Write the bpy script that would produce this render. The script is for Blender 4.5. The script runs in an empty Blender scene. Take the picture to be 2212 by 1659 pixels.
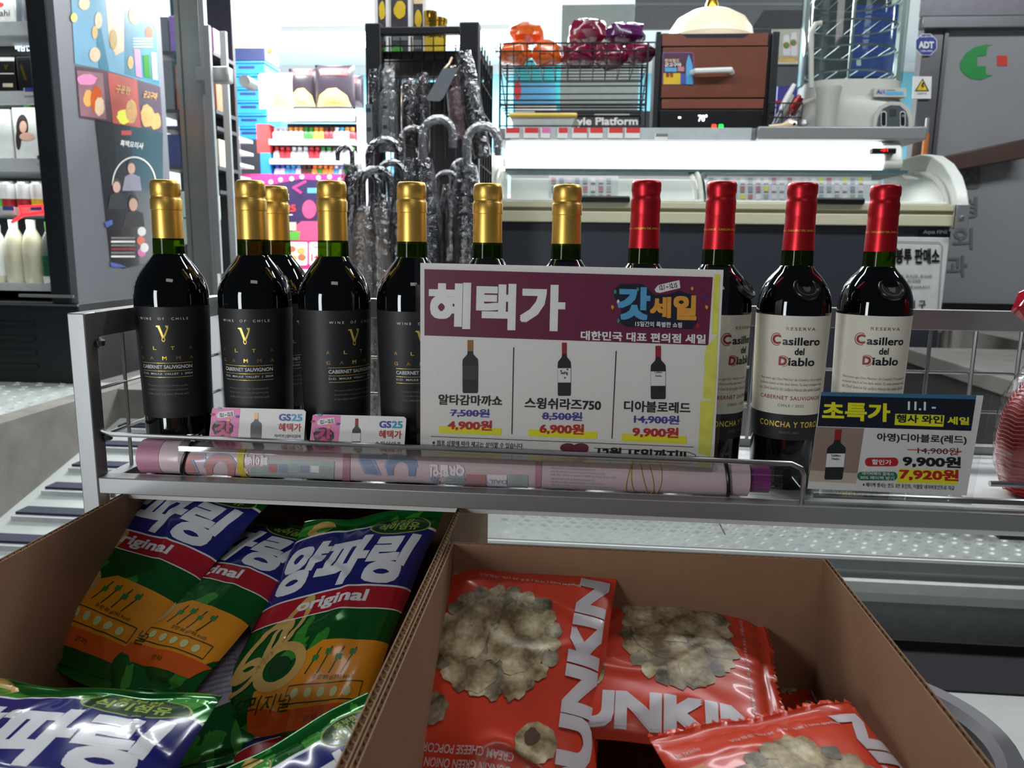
import bpy, bmesh, math, random
from mathutils import Vector, Matrix, noise
random.seed(7)
SC = bpy.context.scene
COL = SC.collection
# ------------------------------------------------------------------ camera
EYE, FPX, PITCH, ROLL, YAW = 1.05, 1660.0, 10.0, 0.8, 4.8
RAD = math.radians
RC = Matrix.Rotation(RAD(YAW), 3, 'Z') @ Matrix.Rotation(RAD(90 - PITCH), 3, 'X') @ Matrix.Rotation(RAD(ROLL), 3, 'Z')
CO = Vector((0, 0, EYE))
cam = bpy.data.cameras.new('camera')
cam.sensor_width = 36; cam.lens = 36 * FPX / 2212; cam.clip_start = .02; cam.clip_end = 200
cam.dof.use_dof = True; cam.dof.focus_distance = .8; cam.dof.aperture_fstop = 12
camo = bpy.data.objects.new('camera', cam); COL.objects.link(camo)
camo.matrix_world = Matrix.Translation(CO) @ RC.to_4x4()
SC.camera = camo
# ------------------------------------------------------------------ exposure, world, large lights
vs = SC.view_settings
vs.view_transform = 'Standard'; vs.look = 'None'; vs.gamma = 1; vs.use_curve_mapping = False
vs.exposure = 0.0
W = bpy.data.worlds.new('night'); SC.world = W; W.use_nodes = True
W.node_tree.nodes['Background'].inputs[0].default_value = (.30, .36, .45, 1)
W.node_tree.nodes['Background'].inputs[1].default_value = .10
def area(name, loc, tgt, sx, sy, power, col=(1, 1, 1)):
    l = bpy.data.lights.new(name, 'AREA'); l.shape = 'RECTANGLE'; l.size = sx; l.size_y = sy
    l.energy = power; l.color = col
    o = bpy.data.objects.new(name, l); COL.objects.link(o); o.location = loc
    d = Vector(tgt) - Vector(loc); o.rotation_euler = d.to_track_quat('-Z', 'Y').to_euler()
    return o
area('overhead_light', (-.5, 2.1, 3.1), (-.5, 2.0, 0), 3.2, .25, 60, (.93, .97, 1))
area('overhead_light', (2.2, 2.1, 3.1), (2.2, 2.6, 0), 1.6, .25, 40, (.93, .97, 1))  # unseen lamp added on this side to brighten the dark right wall
area('street_sign_light', (-.95, -.55, .95), (-.1, .8, .95), .26, .9, 11.5, (.93, .97, 1))
area('street_lamp', (.6, -1.6, 3.4), (0, .8, .8), 1.2, .6, 8, (1, .97, .93))
for x in (-2.4, -1.0):
    for y in (4.9, 6.4, 7.9):
        area('store_ceiling_light', (x, y, 3.03), (x, y, 0), .9, .5, 110, (.95, .98, 1))
for x in (.4, 1.8):
    area('store_ceiling_light', (x, 5.2, 3.03), (x, 5.2, 0), .9, .5, 90, (.95, .98, 1))
# ------------------------------------------------------------------ pixel rays (photograph 2212 x 1659) on planes of the place
def ray(px, py): return RC @ Vector(((px - 1106) / FPX, -(py - 829.5) / FPX, -1))
def aty(px, py, Y): d = ray(px, py); return CO + d * (Y / d.y)
def atx(px, py, X): d = ray(px, py); return CO + d * (X / d.x)
def atz(px, py, z): d = ray(px, py); return CO + d * ((z - EYE) / d.z)
def cz(px, py, Z): return CO + ray(px, py) * Z
def onpl(px, py, p, n): d = ray(px, py); return CO + d * ((p - CO).dot(n) / d.dot(n))
def ext(x0, y0, x1, y1, Y):
    xm, ym = (x0 + x1) / 2, (y0 + y1) / 2
    return aty(x0, ym, Y).x, aty(x1, ym, Y).x, aty(xm, y1, Y).z, aty(xm, y0, Y).z
# ------------------------------------------------------------------ materials
MATS = {}
def lin(c): return tuple(((v / 255) / 12.92 if v / 255 <= .04045 else ((v / 255 + .055) / 1.055) ** 2.4) for v in c) + (1,)
def mat(name, col=(128, 128, 128), rough=.5, metal=0, emit=0, alpha=1, var=.08, vs_=30, bump=0, bs=200, coat=0, tint=None, ecol=None, spec=.5):
    if name in MATS: return MATS[name]
    m = bpy.data.materials.new(name); m.use_nodes = True; nt = m.node_tree; N = nt.nodes; L = nt.links
    b = N['Principled BSDF']; c = lin(col)
    b.inputs['Base Color'].default_value = c; b.inputs['Roughness'].default_value = rough
    b.inputs['Metallic'].default_value = metal; b.inputs['Coat Weight'].default_value = coat
    b.inputs['Specular IOR Level'].default_value = spec
    b.inputs['Coat Roughness'].default_value = .06
    if emit:
        b.inputs['Emission Color'].default_value = lin(ecol) if ecol else c; b.inputs['Emission Strength'].default_value = emit
    tc = N.new('ShaderNodeTexCoord')
    if var:
        nz = N.new('ShaderNodeTexNoise'); nz.inputs['Scale'].default_value = vs_; nz.inputs['Detail'].default_value = 4
        L.new(tc.outputs['Object'], nz.inputs['Vector'])
        mx = N.new('ShaderNodeMix'); mx.data_type = 'RGBA'
        c2 = [x for x in mx.inputs if x.type == 'RGBA']
        c2[0].default_value = tuple(v * (1 - var * 2) for v in c[:3]) + (1,)
        c2[1].default_value = tuple(min(1, v * (1 + var * 2)) for v in c[:3]) + (1,)
        L.new(nz.outputs['Fac'], mx.inputs[0])
        L.new([x for x in mx.outputs if x.type == 'RGBA'][0], b.inputs['Base Color'])
    if bump:
        nb = N.new('ShaderNodeTexNoise'); nb.inputs['Scale'].default_value = bs; nb.inputs['Detail'].default_value = 3
        L.new(tc.outputs['Object'], nb.inputs['Vector'])
        bp = N.new('ShaderNodeBump'); bp.inputs['Strength'].default_value = bump; bp.inputs['Distance'].default_value = .002
        L.new(nb.outputs['Fac'], bp.inputs['Height']); L.new(bp.outputs['Normal'], b.inputs['Normal'])
    if alpha < 1:
        t = N.new('ShaderNodeBsdfTransparent'); t.inputs[0].default_value = lin(tint) if tint else (1, 1, 1, 1)
        ms = N.new('ShaderNodeMixShader'); ms.inputs[0].default_value = alpha
        L.new(t.outputs[0], ms.inputs[1]); L.new(b.outputs[0], ms.inputs[2])
        L.new(ms.outputs[0], N['Material Output'].inputs['Surface'])
    MATS[name] = m
    return m
def clear(name, haze=.02, tint=None, rough=.04, bump=0, bs=60, gain=1.0):
    """clear film or glass: see-through, mirrors at grazing angles, a little haze"""
    if name in MATS: return MATS[name]
    m = bpy.data.materials.new(name); m.use_nodes = True; N = m.node_tree.nodes; L = m.node_tree.links
    N.remove(N['Principled BSDF'])
    t = N.new('ShaderNodeBsdfTransparent'); t.inputs[0].default_value = lin(tint) if tint else (1, 1, 1, 1)
    g = N.new('ShaderNodeBsdfGlossy'); g.inputs['Roughness'].default_value = rough
    fr = N.new('ShaderNodeLayerWeight'); fr.inputs['Blend'].default_value = .5
    p5 = N.new('ShaderNodeMath'); p5.operation = 'POWER'; p5.inputs[1].default_value = 5; L.new(fr.outputs['Facing'], p5.inputs[0])
    ad = N.new('ShaderNodeMath'); ad.operation = 'MULTIPLY_ADD'; ad.inputs[1].default_value = gain; ad.inputs[2].default_value = haze + .04 * gain; ad.use_clamp = True
    L.new(p5.outputs[0], ad.inputs[0])
    if bump:
        tc = N.new('ShaderNodeTexCoord'); nb = N.new('ShaderNodeTexNoise'); nb.inputs['Scale'].default_value = bs; nb.inputs['Detail'].default_value = 4
        L.new(tc.outputs['Object'], nb.inputs['Vector']); bp = N.new('ShaderNodeBump'); bp.inputs['Strength'].default_value = bump; bp.inputs['Distance'].default_value = .01
        L.new(nb.outputs['Fac'], bp.inputs['Height']); L.new(bp.outputs['Normal'], g.inputs['Normal']); L.new(bp.outputs['Normal'], fr.inputs['Normal'])
    ms = N.new('ShaderNodeMixShader'); L.new(ad.outputs[0], ms.inputs[0]); L.new(t.outputs[0], ms.inputs[1]); L.new(g.outputs[0], ms.inputs[2])
    L.new(ms.outputs[0], N['Material Output'].inputs['Surface']); MATS[name] = m
    return m
def popcorn_mat(name, dark=(112, 90, 62), mid=(192, 174, 134), lite=(236, 226, 196)):
    if name in MATS: return MATS[name]
    m = bpy.data.materials.new(name); m.use_nodes = True; N = m.node_tree.nodes; L = m.node_tree.links
    b = N['Principled BSDF']; b.inputs['Roughness'].default_value = .38
    tc = N.new('ShaderNodeTexCoord')
    nz = N.new('ShaderNodeTexNoise'); nz.inputs['Scale'].default_value = 140; nz.inputs['Detail'].default_value = 5
    L.new(tc.outputs['Object'], nz.inputs['Vector'])
    ad = N.new('ShaderNodeVectorMath'); ad.operation = 'MULTIPLY_ADD'; ad.inputs[1].default_value = (.012,) * 3
    L.new(nz.outputs['Color'], ad.inputs[0]); L.new(tc.outputs['Object'], ad.inputs[2])
    vo = N.new('ShaderNodeTexVoronoi'); vo.inputs['Scale'].default_value = 52
    L.new(ad.outputs[0], vo.inputs['Vector'])
    mu = N.new('ShaderNodeMath'); mu.operation = 'MULTIPLY_ADD'; mu.inputs[1].default_value = 1.0
    nz2 = N.new('ShaderNodeTexNoise'); nz2.inputs['Scale'].default_value = 260; L.new(tc.outputs['Object'], nz2.inputs['Vector'])
    sb = N.new('ShaderNodeMath'); sb.operation = 'MULTIPLY_ADD'; sb.inputs[1].default_value = .5; sb.inputs[2].default_value = -.25
    L.new(nz2.outputs['Fac'], sb.inputs[0]); L.new(vo.outputs['Distance'], mu.inputs[0]); L.new(sb.outputs[0], mu.inputs[2])
    r = N.new('ShaderNodeValToRGB'); e = r.color_ramp.elements
    e[0].position = .02; e[0].color = lin(lite); e[1].position = .8; e[1].color = lin(dark)
    k = e.new(.36); k.color = lin(mid)
    L.new(mu.outputs[0], r.inputs[0]); L.new(r.outputs[0], b.inputs['Base Color'])
    MATS[name] = m
    return m
# ------------------------------------------------------------------ mesh builder
class MB:
    def __init__(s): s.v = []; s.f = []; s.m = []; s.mats = []
    def mi(s, m):
        if m not in s.mats: s.mats.append(m)
        return s.mats.index(m)
    def add(s, vs, fs, m, M=None):
        k = len(s.v)
        s.v += [(M @ Vector(p)) if M else Vector(p) for p in vs]
        i = s.mi(m)
        for f in fs: s.f.append([k + j for j in f]); s.m.append(i)
        return s
    def bx(s, x0, x1, y0, y1, z0, z1, m, M=None):
        return s.add([(x0, y0, z0), (x1, y0, z0), (x1, y1, z0), (x0, y1, z0), (x0, y0, z1), (x1, y0, z1), (x1, y1, z1), (x0, y1, z1)],
                     [(0, 3, 2, 1), (4, 5, 6, 7), (0, 1, 5, 4), (1, 2, 6, 5), (2, 3, 7, 6), (3, 0, 4, 7)], m, M)
    def tube(s, pts, r, m, n=8, caps=True, closed=False):
        pts = [Vector(p) for p in pts]; R = []; up = None; k = len(pts)
        rs = r if isinstance(r, (list, tuple)) else [r] * k
        for i, p in enumerate(pts):
            if closed: t = pts[(i + 1) % k] - pts[i - 1]
            else: t = pts[min(i + 1, k - 1)] - pts[max(i - 1, 0)]
            t.normalize()
            if up is None:
                a = Vector((0, 0, 1)) if abs(t.z) < .9 else Vector((1, 0, 0)); up = t.cross(a).normalized()
            up = (up - t * up.dot(t)).normalized(); w = t.cross(up)
            R.append([p + (up * math.cos(6.28318 * j / n) + w * math.sin(6.28318 * j / n)) * rs[i] for j in range(n)])
        vs_ = [p for q in R for p in q]; fs = []
        for i in range(k if closed else k - 1):
            a, b = i * n, ((i + 1) % k) * n
            for j in range(n): fs.append((a + j, a + (j + 1) % n, b + (j + 1) % n, b + j))
        if caps and not closed: fs += [tuple(range(n - 1, -1, -1)), tuple(range((k - 1) * n, k * n))]
        return s.add(vs_, fs, m)
    def lathe(s, prof, m, n=32, c=(0, 0, 0), M=None, caps=True):
        vs_ = []; fs = []; c = Vector(c)
        for r, z in prof:
            for j in range(n): a = 6.283185 * j / n; vs_.append(Vector((r * math.cos(a), r * math.sin(a), z)) + c)
        for i in range(len(prof) - 1):
            for j in range(n): fs.append((i * n + j, i * n + (j + 1) % n, (i + 1) * n + (j + 1) % n, (i + 1) * n + j))
        if caps: fs += [tuple(range(n - 1, -1, -1)), tuple(range((len(prof) - 1) * n, len(prof) * n))]
        return s.add(vs_, fs, m, M)
    def prism(s, pts, d, m):
        """closed outline pts (3-D, coplanar) swept by vector d"""
        d = Vector(d); k = len(pts); pts = [Vector(p) for p in pts]
        return s.add(pts + [p + d for p in pts], [tuple(range(k - 1, -1, -1)), tuple(range(k, 2 * k))] +
                     [(i, (i + 1) % k, k + (i + 1) % k, k + i) for i in range(k)], m)
    def mesh(s, name, ang=35):
        me = bpy.data.meshes.new(name); me.from_pydata([tuple(p) for p in s.v], [], s.f)
        for m in s.mats: me.materials.append(m)
        me.polygons.foreach_set('material_index', s.m)
        if ang:
            me.polygons.foreach_set('use_smooth', [True] * len(s.f)); me.update(); me.set_sharp_from_angle(angle=RAD(ang))
        me.update()
        return me
WL = {}
def world_loc(o): return WL.get(o.name, Vector((0, 0, 0)))
def thing(name, label, cat, loc=(0, 0, 0), group=None, local=False):
    o = bpy.data.objects.new(name, None); COL.objects.link(o); o.location = loc; o.empty_display_size = .05
    WL[o.name] = Vector(loc); tag(o, label, cat, group)
    if local: LOCAL.add(o.name)
    return o
LOCAL = set()
def tag(o, label, cat, group=None, kind=None):
    if label: o['label'] = label
    if cat: o['category'] = cat
    if group: o['group'] = group
    if kind: o['kind'] = kind
    return o
def struct(o): o['kind'] = 'structure'; return o
def _par(o, parent):
    o.parent = parent
    root = parent
    while root.parent: root = root.parent
    if parent.name not in LOCAL and root is parent: o.matrix_parent_inverse = Matrix.Translation(-world_loc(parent))
def build(self, name, parent=None, bev=0, ang=35, fix=False):
    me = self.mesh(name, ang)
    if fix:
        bm = bmesh.new(); bm.from_mesh(me); bmesh.ops.recalc_face_normals(bm, faces=bm.faces); bm.to_mesh(me); bm.free()
    o = bpy.data.objects.new(name, me); COL.objects.link(o)
    if parent: _par(o, parent)
    if bev:
        b = o.modifiers.new('bevel', 'BEVEL'); b.width = bev; b.segments = 2; b.limit_method = 'ANGLE'; b.angle_limit = RAD(40)
    return o
MB.build = build
def link_copy(o, parent=None):
    c = o.copy(); COL.objects.link(c); c.parent = parent
    for ch in list(o.children): link_copy(ch, c)
    return c
def dup(root, loc, rotz=0, label=None, group=None):
    c = link_copy(root); c.location = loc; c.rotation_euler = (0, 0, rotz)
    if label: c['label'] = label
    if group: c['group'] = group
    return c
# ------------------------------------------------------------------ lettering and flat print
_TC = {}
def OFFS(b):
    q = [(-1, -1), (1, 1), (-1, 1), (1, -1)]
    return q if b <= .034 else q + [(0, 1), (0, -1), (1, 0), (-1, 0), (0, 0)]
def text2d(s, bold=0, sp=1.0, shear=0):
    key = (s, bold, sp, shear)
    if key in _TC: return _TC[key]
    thick = 0 if bold <= .012 else bold
    cu = bpy.data.curves.new('t', 'FONT'); cu.body = s; cu.size = 1; cu.offset = 0 if thick else bold; cu.space_character = sp; cu.shear = shear
    cu.resolution_u = 3; cu.fill_mode = 'FRONT'
    o = bpy.data.objects.new('t', cu)
    me = o.to_mesh()
    V = [(v.co.x, v.co.y) for v in me.vertices]; Fs = [tuple(p.vertices) for p in me.polygons]
    o.to_mesh_clear(); bpy.data.objects.remove(o); bpy.data.curves.remove(cu)
    if thick:   # a heavier weight: the glyph struck several times, slightly shifted
        V0, F0 = V, Fs; V, Fs = [], []
        for dx, dy in OFFS(bold):
            k = len(V); V += [(x + dx * thick, y + dy * thick) for x, y in V0]; Fs += [tuple(k + i for i in f) for f in F0]
    xs = [p[0] for p in V]; ys = [p[1] for p in V]
    x0, x1, y0, y1 = min(xs), max(xs), min(ys), max(ys)
    V = [((x - x0) / (x1 - x0) - .5, (y - y0) / (y1 - y0) - .5) for x, y in V]
    _TC[key] = (V, Fs); return _TC[key]
class Print:
    """flat print: shapes in 2-D, sliced fine enough to follow a surface, then mapped onto it"""
    def __init__(s): s.items = []
    def text(s, t, x, y, w, h, m, bold=.01, rot=0, sp=1.0, shear=0, lay=2, flip=1):
        V, Fs = text2d(t, bold, sp, shear); c, q = math.cos(RAD(rot)), math.sin(RAD(rot))
        V = [(x + a * w * c - b * h * flip * q, y + a * w * q + b * h * flip * c) for a, b in V]
        n = 1 if bold <= .012 else len(OFFS(bold)); nv, nf = len(V) // n, len(Fs) // n
        for j in range(n):
            s.items.append((V[j * nv:(j + 1) * nv], [tuple(i - j * nv for i in f) for f in Fs[j * nf:(j + 1) * nf]], m, lay + .12 * j))
        return s
    def poly(s, pts, m, lay=1):
        s.items.append((list(pts), [tuple(range(len(pts)))], m, lay + .012 * (len(s.items) % 40))); return s
    def rect(s, x0, y0, x1, y1, m, lay=1): return s.poly([(x0, y0), (x1, y0), (x1, y1), (x0, y1)], m, lay)
    def oval(s, x, y, rx, ry, m, lay=1, n=28, jit=0, rot=0):
        c, q = math.cos(RAD(rot)), math.sin(RAD(rot)); P = []
        for i in range(n):
            a = 6.283185 * i / n; k = 1 + random.uniform(-jit, jit); u, v = rx * k * math.cos(a), ry * k * math.sin(a)
            P.append((x + u * c - v * q, y + u * q + v * c))
        return s.poly(P, m, lay)
    def rrect(s, x0, y0, x1, y1, r, m, lay=1):
        P = []
        for cx, cy, a0 in ((x1 - r, y1 - r, 0), (x0 + r, y1 - r, 90), (x0 + r, y0 + r, 180), (x1 - r, y0 + r, 270)):
            for k in range(6): a = RAD(a0 + 18 * k); P.append((cx + r * math.cos(a), cy + r * math.sin(a)))
        return s.poly(P, m, lay)
    def line(s, pts, w, m, lay=2, closed=False):
        n = len(pts); k = n if closed else n - 1
        for i in range(k):
            a, b = Vector(pts[i]), Vector(pts[(i + 1) % n]); d = (b - a).normalized() * (w / 2); p = Vector((-d.y, d.x)); a = a - d * .6; b = b + d * .6
            s.poly([a + p, a - p, b - p, b + p], m, lay)
        return s
    def ring(s, x, y, rx, ry, w, m, lay=2, a0=0, a1=360, n=28, rot=0):
        c, q = math.cos(RAD(rot)), math.sin(RAD(rot)); V = []; Fs = []
        for i in range(n + 1):
            a = RAD(a0 + (a1 - a0) * i / n)
            for k in (1, 1 - w): u, v = rx * k * math.cos(a), ry * k * math.sin(a); V.append((x + u * c - v * q, y + u * q + v * c))
        for i in range(n): Fs.append((2 * i, 2 * i + 2, 2 * i + 3, 2 * i + 1))
        s.items.append((V, Fs, m, lay)); return s
    def emit(s, S, mb=None, step=None, clip=None):
        mb = mb or MB()
        for V, Fs, m, lay in s.items:
            if step or clip:
                bm = bmesh.new(); vv = [bm.verts.new((a, b, 0)) for a, b in V]
                for f in Fs:
                    try: bm.faces.new([vv[i] for i in f])
                    except ValueError: pass
                for axis in (0, 1):
                    if clip:
                        for val, sg in ((clip[axis], -1), (clip[axis + 2], 1)):
                            no = [0, 0, 0]; no[axis] = sg; co = [0, 0, 0]; co[axis] = val
                            bmesh.ops.bisect_plane(bm, geom=bm.verts[:] + bm.edges[:] + bm.faces[:], plane_co=co, plane_no=no, clear_outer=True)
                    if step and bm.verts:
                        lo = min(v.co[axis] for v in bm.verts); hi = max(v.co[axis] for v in bm.verts); st = step[axis]
                        k = math.floor(lo / st) + 1
                        while k * st < hi:
                            no = [0, 0, 0]; no[axis] = 1; co = [0, 0, 0]; co[axis] = k * st
                            bmesh.ops.bisect_plane(bm, geom=bm.verts[:] + bm.edges[:] + bm.faces[:], plane_co=co, plane_no=no); k += 1
                bm.verts.index_update()
                V2 = [(v.co.x, v.co.y) for v in bm.verts]; F2 = [[v.index for v in f.verts] for f in bm.faces]; bm.free()
            else: V2, F2 = V, Fs
            if F2: mb.add([S(a, b, lay) for a, b in V2], F2, m)
        return mb
def on_y(Y, k=.0004):
    return lambda a, b, lay: aty(a, b, Y - lay * k)
def on_plane(p, n, k=.0003):
    p = Vector(p); n = Vector(n).normalized()
    if n.dot(CO - p) < 0: n = -n
    return lambda a, b, lay: onpl(a, b, p + n * (lay * k), n)
# ================================================================== palette
m_alu = mat('rack_aluminium', (158, 160, 160), .42, .6, var=.03, vs_=60)
m_alud = mat('rack_steel_wire', (170, 172, 172), .3, .9, var=.03)
m_pan = mat('white_shelf_pan', (205, 207, 206), .45, .1)
m_paper = mat('sign_paper', (232, 231, 226), .55, var=.03, vs_=400, bump=.08, bs=500)
m_white = mat('white_print', (238, 238, 236), .45, var=.02)
m_black = mat('black_print', (14, 14, 16), .45, var=0)
m_maroon = mat('maroon_print', (110, 30, 66), .4, var=.06, vs_=150)
m_red = mat('red_print', (190, 24, 34), .45, var=0)
m_blue = mat('blue_print', (44, 58, 160), .45, var=0)
m_yel = mat('highlighter_yellow', (236, 232, 30), .45, var=.04)
m_yelp = mat('highlighter_faint', (226, 226, 96), .5, var=.12, vs_=120)
m_clear = clear('clear_laminate', .015, rough=.1)
m_acr = clear('clear_acrylic', .05, tint=(236, 238, 236), rough=.06, gain=1.5)
m_gold = mat('gold_foil', (214, 170, 62), .22, .95, var=.02)
m_card = mat('cardboard', (150, 116, 88), .8, var=.07, vs_=25, bump=.15, bs=300)
m_cardd = mat('cardboard_edge', (190, 160, 122), .85, var=.1, vs_=80)
m_blackm = mat('black_metal', (34, 36, 40), .42, .2, var=.05)
m_blackp = mat('black_plastic', (16, 17, 19), .35, var=.04)
# ================================================================== the setting
m_stone = mat('stone', (120, 116, 110), .75, var=.22, vs_=9, bump=.3, bs=60)
m_plate = mat('diamond_plate', (194, 201, 197), .4, .3, var=.06, vs_=8)
m_tile = mat('pale_tile', (196, 198, 194), .5, var=.06, vs_=5)
ZT = .45
o = struct(MB().bx(-9, 9, -6, 12, -.05, 0, m_tile).build('floor'))
MB().bx(-.5, 2.4, 1.80, 2.04, 0, .006, mat('dark_floor_band', (44, 42, 46), .9)).build('floor_band', o)  # thin dark band across the floor in front of the deck
# store floor and terrace
o = struct(MB().bx(-9, -1.98, 2.0, 12, 0, ZT, m_stone).bx(-1.98, 9, 3.0, 12, 0, ZT, m_stone).build('floor_terrace'))
MB().bx(-6, -1.99, 2.05, 3.1, ZT, ZT + .006, m_plate).build('plate_sheet', o)
o2 = struct(MB().bx(-2.1, -1.9, 1.2, 3.95, 0, ZT + .004, m_stone)
            .build('wall_left_kerb'))
# ramp with anti-slip strips
def rz_(y): return .14 + (y - 2.29) * .262
ro = struct(MB().add([(-1.9, 1.76, .002), (-.55, 1.76, .002), (-.55, 3.46, rz_(3.46)), (-1.9, 3.46, rz_(3.46)), (-.55, 3.46, 0), (-.55, 1.76, 0)], [(0, 1, 2, 3), (1, 5, 4, 2)], m_plate).build('floor_ramp'))
m_strip = mat('navy_grip_strip', (40, 43, 62), .75, var=.1); m_stripe = mat('strip_edge', (215, 218, 220), .35, .5)
y = 1.85
while y < 3.4:
    z = rz_(y)
    g = MB().bx(-1.85, -.62, y, y + .06, z, z + .020, m_strip).build('grip_strip', ro)
    MB().bx(-1.85, -.62, y - .022, y - .001, z - .008, z + .012, m_stripe).build('strip_nosing', ro)
    y += .15
# deck of diamond plate beyond the rack
do = struct(MB().bx(-.55, 3.2, 2.03, 3.0, .12, .25, m_plate).bx(-.55, 3.2, 2.03, 2.14, .235, .2505, m_plate).build('floor_deck'))
MB().bx(-.55, 3.2, 2.015, 2.03, .215, .252, mat('deck_lip', (120, 126, 126), .45, .5)).build('deck_lip', do)
MB().bx(-.55, 3.2, 2.008, 2.016, .246, .254, m_white).build('lip_trim', do)
MB().bx(-.55, 3.2, 1.985, 2.05, .165, .195, mat('deck_white_strip', (214, 216, 214), .4)).build('edge_strip', do)
MB().bx(-.55, 3.2, 2.06, 2.1, 0, .165, mat('deck_riser', (150, 154, 150), .6)).build('riser_panel', do)
def lozenges(x0, x1, y0, y1, z, name, parent, sp=.034):
    g = MB(); i = 0; y = y0
    while y < y1:
        x = x0 + (sp / 2 if i % 2 else 0); j = 0
        while x < x1:
            for k in (-1, 0, 1):
                a = RAD(45 if (i + j) % 2 else -45); d = Vector((math.cos(a), math.sin(a), 0)); n = Vector((-d.y, d.x, 0))
                c = Vector((x, y, z)) + n * (.0058 * k); L_, w = .0135, .0019
                g.add([c - d * L_, c + n * w, c + d * L_, c - n * w, c + d * L_ * .5 + Vector((0, 0, .0016)), c - d * L_ * .5 + Vector((0, 0, .0016))],
                      [(0, 3, 5), (0, 5, 1), (1, 5, 4), (5, 3, 4), (4, 3, 2), (1, 4, 2)], m_plate)
            x += sp; j += 1
        y += sp; i += 1
    b = g.build(name, parent, ang=0); b['kind'] = 'stuff'; return b
lozenges(-.2, 1.75, 2.05, 2.6, .2506, 'tread_pattern', do)
lozenges(-3.2, -2.0, 2.2, 3.05, ZT + .0062, 'tread_pattern', o, .05)
m_riv = mat('rivet', (60, 60, 60), .5, .5)
for x, yy in ((.42, 2.28), (.46, 2.28), (.42, 2.33), (.46, 2.33)):
    MB().lathe([(.005, 0), (.005, .002), (.002, .004)], m_riv, 10, (x, yy, .2505)).build('rivet', do)
MB().bx(.438, .441, 2.14, 3.0, .2503, .2512, m_riv).build('plate_seam', do)
# stone slab right of the freezer
so = struct(MB().bx(1.22, 4.5, 2.2, 2.95, .25, .66, mat('slab_riser', (66, 64, 62), .8, var=.15, vs_=12)).build('floor_stone_step'))
MB().bx(1.20, 4.5, 2.17, 2.95, .66, .71, m_stone).build('tread_slab', so, bev=.004)
MB().bx(1.78, 4.5, 2.95, 3.92, .45, .71, m_stone).build('landing_slab', so)
# store shell
m_wallw = mat('store_white_wall', (232, 236, 238), .6, var=.02)
struct(MB().bx(-9, 6, 3.95, 10, 3.1, 3.15, mat('store_ceiling', (240, 242, 243), .7, var=.02)).build('ceiling'))
wb = struct(MB().bx(-9, 6, 9.2, 9.3, ZT, 3.1, m_wallw).build('wall_back'))
MB().bx(-4.6, 6, 9.17, 9.2, 1.7, 3.0, mat('teal_band', (120, 196, 216), .5)).build('teal_band', wb)
struct(MB().bx(-5.0, -4.9, 4.0, 9.3, ZT, 3.1, m_wallw).build('wall_left'))
struct(MB().bx(5, 5.1, 4.0, 9.3, ZT, 3.1, m_wallw).build('wall_right'))
m_lamp = mat('lamp_diffuser', (255, 255, 255), .5, emit=14, var=0)
for x in (-2.4, -1.0):
    for yy in (4.9, 6.4, 7.9):
        t = thing('ceiling_light', 'ceiling light panel of the ' + ('left' if x < -2 else 'right') + ' row, ' + {4.9: 'nearest', 6.4: 'second', 7.9: 'farthest'}[yy] + ' from the store entrance', 'light', (x, yy, 3.1), 'ceiling lights of the store')
        MB().bx(x - .5, x + .5, yy - .3, yy + .3, 3.06, 3.1, m_white).build('lamp_housing', t)
        MB().bx(x - .46, x + .46, yy - .26, yy + .26, 3.05, 3.06, m_lamp).build('lamp_diffuser', t)
for x in (.4, 1.8):
    t = thing('ceiling_light', ('left' if x < 1 else 'right') + ' one of two ceiling light panels over the counter', 'light', (x, 5.2, 3.1), 'ceiling lights over the counter')
    MB().bx(x - .5, x + .5, 4.9, 5.5, 3.06, 3.1, m_white).build('lamp_housing', t)
    MB().bx(x - .46, x + .46, 4.94, 5.46, 3.05, 3.06, m_lamp).build('lamp_diffuser', t)
# ================================================================== wine rack
SH = .803
rk = thing('display_rack', 'brushed aluminium wine rack with wire mesh back and sides', 'rack', (0, .85, 0))
XL, XR, YF, YB = -.489, .95, .70, 1.0
MB().bx(XL, XL + .0175, YF - .001, YF + .0175, .0, .983, m_alu).build('post', rk, bev=.0012)
MB().bx(XL, XL + .0175, YB - .0175, YB, .0, .983, m_alu).build('post', rk, bev=.0012)
MB().bx(XR - .0175, XR, YF, YF + .0175, .0, .983, m_alu).build('post', rk, bev=.0012)
MB().bx(XR - .0175, XR, YB - .0175, YB, .0, .983, m_alu).build('post', rk, bev=.0012)
MB().bx(XL + .0175, XR - .0175, YF, YF + .017, .803, .8195, m_alu).build('front_rail', rk, bev=.001)
MB().bx(XL, XL + .0175, YF + .0175, YB - .0175, .958, .983, m_alu).build('side_rail', rk, bev=.001)
MB().bx(XL + .0175, XR - .0175, YB - .016, YB, .958, .983, m_alu).build('back_rail', rk, bev=.001)
MB().bx(XL, XL + .0175, YF + .0175, YB - .0175, .798, .812, m_alu).build('side_rail', rk, bev=.001)
MB().bx(XL + .0175, XR - .0175, YB - .016, YB, .798, .813, m_alu).build('back_rail', rk, bev=.001)
MB().bx(XL + .06, XR - .0175, YF + .02, YB - .018, SH - .004, SH, m_pan).build('shelf_pan', rk)
MB().bx(XL + .0175, XR - .0175, YF + .0172, YF + .021, SH - .01, .8185, m_white).build('shelf_lip', rk)
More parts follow.
